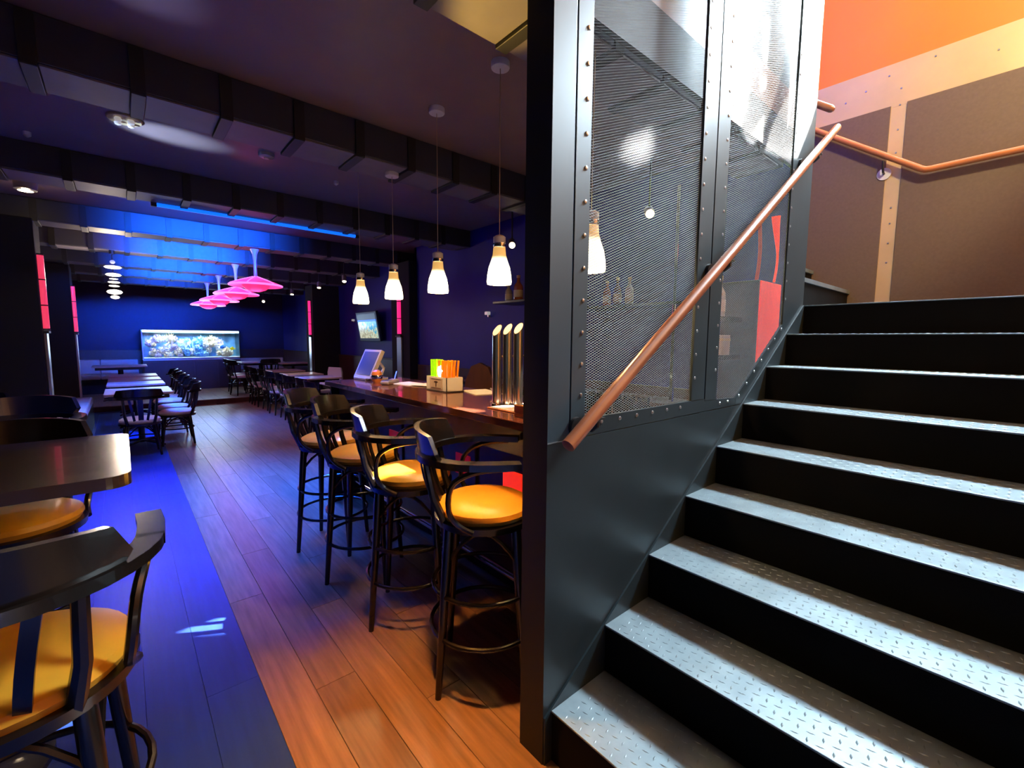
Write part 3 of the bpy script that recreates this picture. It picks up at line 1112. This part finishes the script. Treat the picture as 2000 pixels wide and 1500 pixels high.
MB().bbox(-.12, .02, -.013, .013, 0, .02, .006).build('handle', M_railorange, kf)
MB().tube([(.02, 0, .012), (.08, 0, .02), (.14, .02, .045)], .006, 8).build('blade', M_steelgrey, kf)


# ---- back bar shelf and bottles
def bottle(x, y, z, h, r, gm, cm, lab, group, capm=None):
    b = empty('bottle', (x, y, z), 0, lab, 'bottle', group)
    MB().lathe([(r * .9, 0), (r, .01), (r, h * .52), (r * .92, h * .60), (r * .38, h * .74), (r * .34, h * .9), (r * .34, h * .93)], (0, 0, 0), 18).build('glass', gm, b)
    MB().lathe([(r * .42, h * .9), (r * .42, h), (0, h)], (0, 0, 0), 14).build('cap', capm or M_band, b)
    MB().lathe([(r * 1.02, h * .14), (r * 1.02, h * .42)], (0, 0, 0), 18, cap=False).build('paper_label', cm, b)
    return b


M_bot1 = mat('amber_bottle', (.45, .10, .02), .12, spec=.7, coat=.5)
M_bot2 = mat('brown_bottle', (.16, .05, .02), .12, spec=.7, coat=.5)
M_bot3 = mat('pale_bottle', (.62, .55, .42), .12, spec=.7, coat=.5)
M_lab = mat('bottle_label', (.75, .62, .40), .5)
sh = empty('bottle_shelf', (3.6, 3.2, 1.89), 0, 'dark wall shelf carrying bottles behind the bar', 'shelf')
sh.location = (0, 0, 0)
MB().bbox(3.12, XN - .001, 2.80, 3.93, 1.862, 1.888, .003).build('board', M_blackw, sh)
MB().bbox(3.12, XN - .001, 1.75, 2.75, 1.745, 1.770, .003).build('lower_board', M_blackw, sh)
for y in (1.75, 2.76):
    MB().bbox(3.12, 3.15, y, y + .025, 1.011, 2.6, .003).build('upright', M_chrome, sh)
bottle(3.25, 3.81, 1.888, .20, .04, M_bot3, M_lab, 'small yellowish bottle at the near end of the shelf beside the lamp', 'bottles on the upper shelf')
bottle(3.25, 3.65, 1.888, .27, .05, M_bot1, M_lab, 'amber bottle with yellow capsule on the shelf next to the black post', 'bottles on the upper shelf')
for i, (y, h) in enumerate(((2.47, .22), (2.36, .24), (2.24, .23))):
    bottle(3.24, y, 1.770, h, .034, [M_bot1, M_bot2, M_bot3][i], M_lab, ['slim reddish bottle, first of three seen dimly through the left mesh panel', 'dark bottle in the middle of three behind the left mesh panel', 'pale bottle, last of three behind the left mesh panel'][i], 'bottles seen through the mesh')
bk = empty('back_bar_cabinet', (3.5, 3.0, 0), 0, 'dark low back bar cabinet with doors behind the counter', 'cabinet')
bk.location = (0, 0, 0)
MB().bbox(3.02, XN - .035, 1.75, 4.6, 0, .98, .004).build('carcass', M_blackw, bk)
MB().bbox(2.99, XN - .032, 1.73, 4.62, .98, 1.01, .004).build('worktop', M_barfront, bk)
for i in range(4):
    d = MB().bbox(3.005, 3.02, 2.22 + i * .59, 2.22 + i * .59 + .57, .08, .94, .004).build('door', M_blackw, bk)
    MB().tube([(2.995, 2.28 + i * .59, .7), (2.995, 2.28 + i * .59, .84)], .006, 8).build('handle', M_chrome, d)
# brown arched chair back behind the counter
bc = empty('brown_armchair', (2.55, 3.55, 0), radians(200), 'brown round backed chair standing behind the counter', 'chair')
pts = [(-.17, .45), (.17, .45), (.19, .8), (.17, 1.05), (.10, 1.2), (0, 1.24), (-.10, 1.2), (-.17, 1.05), (-.19, .8)]
MB().prism(pts, 'x', -.20, -.15).build('backrest', M_barfront, bc)
MB().bbox(-.2, .2, -.19, .19, .42, .48, .02).build('seat', M_barfront, bc)
for sx in (-1, 1):
    for sy in (-1, 1):
        MB().tube([(.17 * sx, .16 * sy, .42), (.19 * sx, .18 * sy, 0)], [.018, .013], 8).build('leg', M_blackw, bc)

# glasses on the counter seen through the mesh
gls0 = None
k = 0
for i, (x, y) in enumerate([(1.72 + .075 * (j % 4), 1.24 + .085 * (j // 4)) for j in range(20)]):
    if gls0 is None:
        gls0 = MB().lathe([(.022, 0), (.026, .012), (.031, .09), (.029, .09), (.024, .012)], (0, 0, 0), 14).build('drinking_glass', M_paleg)
        o = gls0
    else:
        o = gls0.copy()
        COL.objects.link(o)
    o.location = (x, y, BZ)
    tag(o, 'small clear glass in the rows on the counter behind the left mesh panel', 'glass', 'glasses behind the mesh')
rack = empty('glass_tray', (0, 0, 0), 0, 'light wooden tray standing on the counter behind the mesh', 'tray')
MB().bbox(1.42, 1.68, 1.2, 1.62, BZ, BZ + .02, .004).build('tray_base', M_railorange, rack)
MB().bbox(1.42, 1.44, 1.2, 1.62, BZ + .02, BZ + .06, .004).build('tray_rim', M_railorange, rack)

# red cooler close behind the right mesh panel
rc = empty('red_drinks_cooler', (3.2, 1.26, 0), 0, 'glowing red drinks cooler right behind the right mesh panel', 'cooler')
MB().bbox(-.16, .195, -.115, .12, 0, 1.86, .01).build('cabinet', M_dark, rc)
MB().bbox(-.155, .19, -.124, -.115, .5, 1.855, .004).build('red_door', M_redlit, rc)
lp_ = []
for i in range(25):
    t = i / 24
    lp_.append((.12 + .035 * sin(pi * t * 1.4), -.10, 1.87 + .42 * t))
m = MB()
rad = [.008 + .022 * max(0, (t / 24 - .45)) * 1.6 for t in range(25)]
m.tube(lp_, rad, 10)
m.build('red_curve', M_redlit, rc)  # curved tube with red emission above the cooler
m = MB()
m.tube([(-.04 + .03 * sin(pi * i / 12), -.05, 1.87 + .36 * i / 12) for i in range(13)], .012, 8)
m.build('red_line', M_red, rc)
bottle(2.80, 1.28, 1.62, .25, .035, M_bot3, M_lab, 'yellow bottle beside the red cooler behind the right mesh', None)
pd = empty('pedestal_shelf', (2.80, 1.28, 0), 0, 'narrow dark stand carrying a bottle and a carton beside the red cooler', 'stand')
MB().bbox(-.10, .10, -.10, .10, 1.59, 1.62, .003).build('upper_shelf', M_blackw, pd)
MB().bbox(-.10, .10, -.10, .10, 1.36, 1.39, .003).build('lower_shelf', M_blackw, pd)
MB().bbox(-.02, .02, .06, .10, .02, 1.62, .003).build('post', M_blackw, pd)
MB().bbox(-.12, .12, -.12, .12, 0, .02, .003).build('foot', M_blackw, pd)
cb = empty('small_carton', (2.77, 1.25, 1.39), 0, 'small tan carton on the stand beside the red cooler', 'box')
MB().bbox(-.05, .05, -.04, .04, 0, .12, .003).build('box_body', M_tabletop, cb)
MB().bbox(-.051, .051, -.041, .041, .085, .10, .001).build('tape', M_band, cb)

# ================================================================ LAMPS


def pendant(x, y, zb, ztop, label, lit=True):
    p = empty('pendant_lamp', (x, y, zb), 0, label, 'lamp', 'bell pendants over the counter')
    if not pendant.first:
        prof = [(.062, 0), (.0645, .012), (.062, .045), (.055, .085), (.043, .118), (.034, .150), (.031, .185)]
        s = MB().lathe(prof + [(.028, .185)] + [(r - .003, z) for r, z in prof[::-1]], (0, 0, 0), 28, cap=False).build('shade', M_shade, p)
        c = MB().lathe([(.031, .186), (.032, .192), (.032, .238), (.020, .246), (.006, .25)], (0, 0, 0), 24).build('lamp_cap', M_white, p)
        b = MB().lathe([(.033, .190), (.0335, .192), (.0335, .205), (.033, .207)], (0, 0, 0), 24).build('metal_band', M_chrome, p)
        pendant.first = (s, c, b)
    else:
        for q in pendant.first:
            o = q.copy()
            COL.objects.link(o)
            o.parent = p
    MB().tube([(0, 0, .248), (0, 0, ztop - zb - .028)], .0022, 6).build('cord', M_cord, p)
    MB().lathe([(.045, -.030), (.047, -.026), (.047, 0)], (0, 0, ztop - zb), 22).build('canopy', M_white, p)
    lamp('pendant_bulb', 'POINT', (x, y, zb + .02), 19, (1.0, .60, .24), radius=.035)


pendant.first = None
for i, (y, zt, lb) in enumerate(((1.235, ZC, 'glowing bell pendant lamp seen through the left mesh panel'),
                                 (1.835, ZC, 'largest glowing bell pendant lamp beside the black post'),
                                 (2.432, ZC, 'glowing bell pendant lamp second from the black post over the straw box'),
                                 (3.03, 2.632, 'glowing bell pendant lamp hung from the beam in front of the pink tube'),
                                 (3.62, ZC, 'farthest glowing bell pendant lamp over the till end of the counter'))):
    pendant(1.5, y, 1.757, zt, lb)

pl0 = None
for i, (y, x) in enumerate(((6.76, 1.385), (8.35, 1.43), (10.05, 1.44), (11.56, 1.445))):
    lb = ['pink glowing saucer lamp closest to the bar, largest of four', 'pink glowing saucer lamp second in the row', 'pink glowing saucer lamp third in the row', 'pink glowing saucer lamp nearest the aquarium'][i]
    if pl0 is None:
        p = pl0 = empty('saucer_lamp', (0, 0, 0), 0, lb, 'lamp', 'pink saucer lamps above the aisle')
        MB().lathe([(.0, .115), (.04, .105), (.12, .078), (.22, .045), (.30, .012), (.312, -.002), (.305, -.016), (.28, -.012), (.15, .015), (.0, .02)], (0, 0, 0), 40, cap=False).build('saucer', M_pinkshade, p)
        MB().tube(arc((0, 0), .306, 0, 2 * pi * 47 / 48, 47, -.002), .0125, 8, closed=True).build('rim', M_pinkrim, p)
        MB().lathe([(.165, .0), (.15, -.03), (.11, -.062), (.05, -.082), (0, -.086)], (0, 0, 0), 32).build('bowl', M_pinkbowl, p)
        MB().lathe([(.022, .10), (.020, .20), (.021, .32), (.030, .40), (.052, .455), (.056, .464)], (0, 0, 0), 20).build('stem', M_stemlit, p)
        for a in range(6):
            t = 2 * pi * a / 6
            MB().tube([(.03 * cos(t), .03 * sin(t), .112), (.17 * cos(t), .17 * sin(t), .066), (.30 * cos(t), .30 * sin(t), .014)], .006, 6).build('rib', M_pinkrim, p)
    else:
        p = copy_tree(pl0)
    tag(p, lb)
    p.location = (x, y, 2.160)
    lamp('saucer_bulb', 'POINT', (x, y, 1.98), 5.0, (1.0, .12, .42), radius=.15)

# chandelier of stacked glass discs
ch = empty('glass_disc_chandelier', (-.03, 8.22, 1.98), 0, 'hanging stack of glowing glass discs above the left table row', 'lamp')
M_disc = mat('lit_glass_disc', (.9, .85, .8), .1, emit=(1, .86, .7), estr=1.5)
M_disc2 = mat('dim_glass_disc', (.6, .6, .62), .1, emit=(.8, .75, .75), estr=.35)
for z, r, h, mm in ((.0, .05, .05, M_disc), (.06, .085, .07, M_disc), (.16, .06, .03, M_disc2), (.21, .065, .03, M_disc), (.26, .05, .02, M_disc2), (.30, .085, .05, M_disc), (.40, .095, .05, M_disc), (.47, .03, .05, M_disc2)):
    MB().lathe([(.01, 0), (r * .8, h * .2), (r, h * .5), (r * .8, h * .8), (.01, h)], (0, 0, z), 20).build('glass_disc', mm, ch)
MB().tube([(0, 0, .0), (0, 0, .625)], .006, 6).build('rod', M_chrome, ch)
MB().lathe([(.03, 0), (.03, .05)], (0, 0, .60), 14).build('canopy', M_strap, ch)
lamp('chandelier_bulb', 'POINT', (-.03, 8.05, 2.2), 34.0, (1, .8, .6), radius=.08)


# small spot lamps
def spotlamp(x, y, z, d, label, ztop=None, r=.035, energy=0):
    s = empty('spot_lamp', (x, y, z), 0, label, 'lamp')
    d = Vector(d).normalized()
    MB().tube([-d * .11, -d * .10, d * .0], [.02, r, r], 14).build('housing', M_steelgrey, s)
    MB().tube([d * .0, d * .006], r * .86, 14).build('lens', M_warmspot, s)
    if ztop:
        MB().tube([-d * .06, (-d * .06) + Vector((0, 0, ztop - z + d.z * .06))], .008, 6).build('stem', M_strap, s)
    if energy:
        lamp('spot_bulb', 'SPOT', Vector((x, y, z)) + d * .03, energy, (1, .75, .45), d, spot=60, blend=.8, radius=.03)


spotlamp(2.75, 7.28, 2.38, (-.1, -.3, -.8), 'small lit spot lamp left of the farthest bell pendant', ZC, energy=30)
spotlamp(2.75, 8.5, 2.38, (-.1, -.2, -.8), 'small lit spot lamp above the far pink tube', ZC, energy=40)
spotlamp(2.75, 10.2, 2.38, (-.1, -.2, -.8), 'small lit spot lamp right of the pink saucer lamps', ZC, energy=40)
spotlamp(2.75, 12.7, 2.38, (-.2, -.7, -.4), 'small lit spot lamp deepest in the room over the right tables', ZC)
spotlamp(3.0, 3.47, 2.41, (-.5, -.6, -.5), 'small lit spot lamp between the black post and the largest pendant', ZC)
spotlamp(3.05, 1.95, 2.42, (-.6, -.5, -.45), 'small lit spot lamp glimpsed through the left mesh panel', ZC)
sl = empty('ceiling_downlight', (-.56, 5.9, ZC - .09), 0, 'bright warm ceiling spot at the far left', 'lamp')
MB().lathe([(.05, -.01), (.075, .0), (.075, .089)], (0, 0, 0), 20).build('housing', M_steelgrey, sl)
MB().lathe([(0, -.014), (.05, -.011)], (0, 0, 0), 20).build('lens', M_warmspot, sl)
lamp('downlight_bulb', 'SPOT', (-.56, 5.9, ZC - .12), 14, (1, .8, .6), (.1, 0, -1), spot=110, blend=.8)
lamp('downlight_glow', 'POINT', (-.56, 5.9, ZC - .16), 1.5, (1, .75, .5), radius=.03)
rp = empty('round_ceiling_fitting', (.095, 3.86, ZC), 0, 'round brass ceiling fitting with four small bulbs beside the blue glow', 'lamp')
MB().lathe([(.085, -.012), (.09, -.008), (.09, 0)], (0, 0, 0), 24).build('plate', M_band, rp)
for a in range(4):
    t = pi / 4 + a * pi / 2
    MB().lathe([(0, -.04), (.016, -.034), (.020, -.022), (.014, -.012)], (.045 * cos(t), .045 * sin(t), 0), 12).build('bulb', M_disc2, rp)
for i, (x, y, z, lb) in enumerate(((.90, 3.86, ZC, 'round pale smoke detector on the ceiling beyond the first beam'), (1.50, 4.10, ZC, 'small white ceiling sensor between the first and second beams'), (-.40, 4.55, ZC, 'small white ceiling sensor at the far left above the blue glow'))):
    s = empty('ceiling_sensor', (x, y, z), 0, lb, 'sensor')
    r = .055 if i == 0 else .022
    MB().lathe([(r * .6, -.03), (r * .95, -.022), (r, 0)], (0, 0, 0), 20).build('cover', M_steelgrey if i == 0 else M_white, s)
    MB().lathe([(r * .3, -.035), (r * .35, -.03)], (0, 0, 0), 12).build('cap', M_white, s)
# made-up uplight and beams, added for the blue glow on the ceiling
up = empty('uplight', (-.95, 3.9, 2.0), 0, 'added uplight on the left wall for the ceiling glow', 'lamp')
MB().lathe([(.03, -.1), (.05, 0), (.045, 0)], (0, 0, 0), 16).build('housing', M_dark, up)
MB().bbox(-.2, -.03, -.02, .02, -.08, -.04, .004).build('arm', M_dark, up)
lamp('ceiling_glow_fill', 'SPOT', (-.95, 3.9, 2.02), 560, (.42, .62, 1.0), (1.27, .06, .82), spot=15, blend=1.0, radius=.02)
lamp('ceiling_glow_fill', 'SPOT', (-.6, 2.3, 1.9), 45, (.42, .5, 1.0), (.72, .1, .94), spot=20, blend=1.0, radius=.02)
# added fill without fixture, lighting the warm part of the nearest beam
lamp('beam_warm_fill', 'SPOT', (1.05, 1.75, 1.95), 60.0, (1, .60, .10), (.05, -.42, .68), spot=34, blend=.9)

# ================================================================ FAR END
# ---- aquarium
AX0, AX1, AY0, AY1, AZ0, AZ1 = .385, 2.48, 14.4, 15.0, .90, 1.65
aq = empty('aquarium', ((AX0 + AX1) / 2, (AY0 + AY1) / 2, .10), 0, 'large bright aquarium with corals standing on a brown cabinet', 'aquarium')
hxw, hyw = (AX1 - AX0) / 2, (AY1 - AY0) / 2
MB().bbox(-hxw, hxw, -hyw, hyw, .0, .78, .006).build('cabinet', M_wains, aq)
for i in range(4):
    MB().bbox(-hxw + .03 + i * .515, -hxw + .03 + i * .515 + .49, -hyw - .014, -hyw, .04, .74, .004).build('door', M_wains, aq)
z0, z1 = .80, 1.55
MB().bbox(-hxw - .006, hxw + .006, -hyw - .006, hyw + .006, .78, .802, .003).build('bottom_frame', M_steelgrey, aq)
MB().box(-hxw, hxw, -hyw, -hyw + .01, z0, z1).build('front_glass', M_glass, aq)
MB().box(-hxw, -hxw + .01, -hyw + .01, hyw, z0, z1).build('side_glass', M_glass, aq)
MB().box(hxw - .01, hxw, -hyw + .01, hyw, z0, z1).build('side_glass', M_glass, aq)
M_aqback = mat('aquarium_back', (.22, .50, .72), .5, noise=.7, nscale=3)
MB().box(-hxw + .01, hxw - .01, hyw - .02, hyw - .01, z0, z1).build('back_pane', M_aqback, aq)
MB().box(-hxw + .012, hxw - .012, -hyw + .012, hyw - .022, z0, z1 - .07).build('water', M_water, aq)
M_aqlamp = mat('aquarium_lamp', (.9, .95, 1), .3, emit=(.62, .86, 1.0), estr=2.4)
MB().bbox(-hxw, hxw, -hyw, -hyw + .04, z1 - .055, z1 - .002, .004).build('light_bar', M_aqlamp, aq)
MB().bbox(-hxw - .01, hxw + .01, -hyw - .01, hyw + .01, z1, z1 + .02, .004).build('hood', M_strap, aq)
for sx in (-1, 1):
    MB().bbox(sx * hxw - .012, sx * hxw + .012, -hyw - .012, -hyw + .012, z0, z1, .003).build('corner_post', M_strap if sx > 0 else M_white, aq)
MB().bbox(-hxw + .015, hxw - .015, -hyw + .015, hyw - .025, z0 + .002, z0 + .05, .01).build('sand', M_white, aq)
lamp('aquarium_light', 'AREA', ((AX0 + AX1) / 2, 14.68, 1.645), 80, (.72, .9, 1.0), (0, 0, -1), 2.0, .4)
lamp('aquarium_spill', 'AREA', ((AX0 + AX1) / 2, 14.37, 1.30), 26, (.50, .70, 1.0), (-.12, -1, -.3), 2.0, .5)
coral_cols = [(.62, .48, .30), (.80, .74, .66), (.42, .33, .48), (.30, .58, .75), (.70, .58, .34), (.12, .36, .62), (.85, .80, .66)]
CM = [mat('coral', c, .6, noise=.5, nscale=18, bump=.4) for c in coral_cols]
rng = random.Random(3)
shapes = []
for k in range(5):
    bm = bmesh.new()
    bmesh.ops.create_icosphere(bm, subdivisions=3, radius=1)
    ph = rng.random() * 9
    for v in bm.verts:
        c = v.co
        v.co = c * (1 + .22 * sin(7 * c.x + ph) * sin(6 * c.y + ph) + .18 * sin(11 * c.z + 2 * ph) * sin(9 * c.x))
    m = MB().addbm(bm, True)
    # stubby branches
    for j in range(9):
        a, e = rng.random() * 6.28, rng.uniform(.2, 1.4)
        d = Vector((cos(a) * cos(e), sin(a) * cos(e), sin(e)))
        m.tube([d * .7, d * 1.2 + Vector((rng.uniform(-.15, .15), 0, .1)), d * 1.55 + Vector((rng.uniform(-.3, .3), 0, .25))], [.13, .10, .04], 6)
    shapes.append(m)
proto = [None] * 35
for i in range(78):
    t = (i + .5) / 78
    x = AX0 + .17 + (AX1 - AX0 - .34) * ((i * .618) % 1)
    u = (x - AX0) / (AX1 - AX0)
    hill = .44 * math.exp(-((u - .27) / .22) ** 2) + .44 * math.exp(-((u - .68) / .15) ** 2) + .10
    layer = rng.random()
    z = min(1.41, 1.0 + hill * layer * 1.05)
    yy = 14.56 + .28 * layer + rng.uniform(-.01, .03)
    s = rng.uniform(.05, .10)
    ci = rng.choice([1, 3, 5, 3]) if abs(u - .5) < .13 else rng.choice([0, 0, 1, 2, 4, 6])
    si = i % 5
    key = si * 7 + ci
    if proto[key] is None:
        o = proto[key] = shapes[si].build('coral', CM[ci])
    else:
        o = proto[key].copy()
        COL.objects.link(o)
    o.location = (x, min(yy, 14.83), z)
    o.scale = (s, s * .8, s * rng.uniform(.7, 1.1))
    o.rotation_euler = (0, 0, rng.random() * 6.28)
    tag(o, 'pale coral lump in the reef inside the aquarium', 'coral', 'corals in the aquarium')
M_fish = mat('yellow_fish', (.95, .8, .02), .4, emit=(1, .85, 0), estr=.3)  # slight glow added to the fish colour
M_fishb = mat('blue_fish', (.05, .3, .8), .4)
for x, y, z, sc_f, mm, lb in ((2.30, 14.47, 1.17, 1.0, M_fish, 'bright yellow disc shaped fish at the right end of the aquarium'), (2.08, 14.52, 1.21, 1.1, M_fishb, 'blue fish beside the yellow one in the aquarium')):
    f = empty('fish', (x, y, z), 0, lb, 'fish')
    bm = bmesh.new()
    bmesh.ops.create_uvsphere(bm, u_segments=14, v_segments=8, radius=1)
    for v in bm.verts:
        v.co = Vector((v.co.x * .055, v.co.y * .016, v.co.z * .042)) * sc_f
    MB().addbm(bm, True).build('body', mm, f)
    MB().prism([(.045 * sc_f, 0), (.085 * sc_f, .03), (.075 * sc_f, 0), (.085 * sc_f, -.03)], 'y', -.003, .003).build('tail_fin', mm, f)
    MB().prism([(-.02 * sc_f, .036 * sc_f), (.02 * sc_f, .06 * sc_f), (.035 * sc_f, .025 * sc_f)], 'y', -.003, .003).build('dorsal_fin', mm, f)


# ---- benches
def bench(x0, x1, y0, y1, zf, back, label, hb=.9):
    b = empty('bench', ((x0 + x1) / 2, (y0 + y1) / 2, zf), 0, label, 'bench')
    b.location = (0, 0, 0)
    MB().bbox(x0, x1, y0, y1, zf, zf + .34, .01).build('base', M_blackw, b)
    s = .0
    if back == 'y':
        n = max(1, round((x1 - x0) / .8))
        for i in range(n):
            a, c = x0 + (x1 - x0) * i / n, x0 + (x1 - x0) * (i + 1) / n
            MB().bbox(a + .004, c - .004, y0 + .0, y1 - .10, zf + .34, zf + .46, .025).build('seat_cushion', M_cream, b)
            MB().bbox(a + .004, c - .004, y1 - .10, y1 - .01, zf + .40, zf + hb - .1, .025).build('back_cushion', M_cream, b)
    else:
        n = max(1, round((y1 - y0) / .9))
        for i in range(n):
            a, c = y0 + (y1 - y0) * i / n, y0 + (y1 - y0) * (i + 1) / n
            xx0, xx1 = (x0 + .10, x1) if back == '-x' else (x0, x1 - .10)
            MB().bbox(xx0, xx1, a + .004, c - .004, zf + .34, zf + .46, .025).build('seat_cushion', M_cream, b)
            if back == '-x':
                MB().bbox(x0 + .01, x0 + .10, a + .004, c - .004, zf + .40, zf + hb - .1, .025).build('back_cushion', M_cream, b)
            else:
                MB().bbox(x1 - .10, x1 - .01, a + .004, c - .004, zf + .40, zf + hb - .1, .025).build('back_cushion', M_cream, b)


bench(2.52, XR - .06, 14.45, YB - .045, .108, 'y', 'cream upholstered bench on the back wall right of the aquarium', .88)
bench(XL + .01, .30, 14.45, YB - .045, .108, 'y', 'pale bench on the back wall left of the aquarium', .90)
bench(XL + .01, -.42, 7.15, 10.3, 0, '-x', 'cream bench along the left wall between the two pillars')
bench(XL + .01, -.42, 4.7, 6.5, 0, '-x', 'cream bench along the left wall before the first pillar')


# ---- tables
tb0 = None


def table(x, y, zf, label, w=.68, d=.66):
    global tb0
    if tb0 is None:
        t = tb0 = empty('dining_table', (0, 0, 0), 0, label, 'table')
        MB().bbox(-.34, .34, -.33, .33, .715, .745, .006).build('table_top', M_tabletop, t)
        MB().bbox(-.30, .30, -.29, .29, .66, .715, .004).build('apron', M_blackw, t)
        MB().tube([(0, 0, .03), (0, 0, .66)], .035, 12).build('column', M_blackw, t)
        for a in range(4):
            c, s = cos(a * pi / 2 + pi / 4), sin(a * pi / 2 + pi / 4)
            MB().tube([(0, 0, .06), (.2 * c, .2 * s, .035), (.32 * c, .32 * s, .014)], [.022, .018, .012], 8).build('foot', M_blackw, t)
    else:
        t = copy_tree(tb0)
    tag(t, label, 'table')
    t.location = (x, y, zf)
    t.scale = (w / .68, d / .66, 1)
    return t


for i, (y, d) in enumerate(((7.95, .86), (9.27, .62), (10.2, .62), (11.2, .7))):
    table(.14, y, 0, ['pale wooden table at the near end of the left row', 'pale wooden table second from the near end of the left row', 'pale wooden table third in the left row', 'pale wooden table at the far end of the left row by the platform'][i], .70, d)['group'] = 'tables of the left row'
table(-.05, 12.9, .108, 'pale table on the platform left of the aquarium', .9, .66)
for i, (x, y, d) in enumerate(((2.78, 7.35, .66), (2.78, 8.8, .6), (2.78, 9.85, .66), (2.78, 11.1, .7))):
    table(x, y, 0, ['table of the right row just beyond the end of the bar', 'pale orange lit table of the right row in front of the white chair', 'pale orange lit table of the right row in the middle', 'pale orange lit table of the right row nearest the platform'][i], .68, d)['group'] = 'tables of the right row'
table(2.75, 13.3, .108, 'dark edged table on the platform at the cream bench right of the aquarium', 1.0, .7)
table(3.3, 12.4, .108, 'dark edged table at the platform front near the far pink tube', .7, .6)

# ---- chairs
chair0 = make_seat('dining_chair', 'x', 'chair', .46, False, M_cream, None, .40)
cnt = 0


def chair(x, y, a, zf, label, group, src=None):
    global cnt
    c = chair0 if cnt == 0 else copy_tree(chair0)
    cnt += 1
    c.location = (x, y, zf)
    c.rotation_euler.z = radians(a)
    tag(c, label, 'chair', group)


for i, y in enumerate((7.72, 8.3, 9.15, 9.75, 10.4, 11.1)):
    chair(.53, y, 180 + (i * 7 % 9 - 4), 0, ['nearest', 'second nearest', 'third', 'fourth', 'fifth', 'farthest'][i] + ' of six pale seated black chairs along the aisle side of the left tables', 'chairs on the aisle side of the left tables')
chair(.12, 7.22, 92, 0, 'black chair with slatted back to the viewer at the near end of the left tables', None)
for i, (x, y) in enumerate(((2.28, 6.95), (2.33, 7.55), (2.30, 8.2), (2.33, 8.85), (2.30, 9.5), (2.33, 10.2), (2.30, 10.85), (2.30, 11.4))):
    chair(x, y, (i * 5 % 7 - 3), 0, ['nearest', 'second nearest', 'third', 'fourth', 'fifth', 'sixth', 'seventh', 'farthest'][i] + ' of eight black chairs along the aisle side of the right tables', 'chairs on the aisle side of the right tables')
for i, (x, y, a) in enumerate(((2.12, 12.35, 15), (2.16, 13.05, 0), (2.80, 12.62, 88))):
    chair(x, y, a, .108, ['dark chair on the platform closest to the aquarium cabinet', 'dark chair on the platform drawn up to the bench table', 'dark chair on the platform turned away from the bench table'][i], 'chairs on the platform')
wc = empty('white_chair', (3.0, 8.98, 0), radians(200), 'white shell chair behind the right hand tables left of the till', 'chair')
pts = [(-.20, .46), (.20, .46), (.205, .80), (.17, .90), (-.17, .90), (-.205, .80)]
MB().prism(pts, 'x', -.21, -.18).build('shell_back', M_white, wc)
MB().bbox(-.20, .2, -.2, .2, .43, .46, .012).build('shell_seat', M_white, wc)
for sx in (-1, 1):
    for sy in (-1, 1):
        MB().tube([(.15 * sx, .15 * sy, .43), (.19 * sx, .19 * sy, 0)], .010, 8).build('leg', M_chrome, wc)

# ---- tilted picture screen on the right wall
tv = empty('wall_screen', (3.62, 8.45, 1.70), 0, 'tilted wall screen showing a coral reef, on the blue wall left of the pillar', 'screen')
tv.rotation_euler = (0, radians(-9), 0)
MB().bbox(0, .05, -.47, .47, -.28, .29, .008).build('bezel', M_steelp, tv)
MB().box(-.003, .001, -.42, .42, -.22, .10).build('picture', M_reefscreen, tv)
MB().box(-.004, .001, -.42, .42, .10, .135).build('bright_band', M_bluestrip, tv)
MB().box(-.003, .001, -.42, .42, .135, .25).build('dark_band', M_dark, tv)
MB().bbox(.05, .12, -.08, .08, -.05, .08, .004).build('mount', M_strap, tv)
for x, y, z, lb in ((3.74, 9.45, 1.86, 'small white wall sconce left of the tilted screen'), (3.38, 4.35, 1.79, 'small white wall sconce on the blue wall right of the straw box'), (3.74, 12.4, 1.72, 'small white wall sconce on the far blue wall')):
    s = empty('wall_sconce', (x, y, z), 0, lb, 'lamp')
    MB().bbox(-.03, .02, -.03, .03, -.02, .02, .008).build('shade', M_disc2, s)
    MB().bbox(.0, .036, -.012, .012, -.045, -.02, .004).build('bracket', M_steelgrey, s)
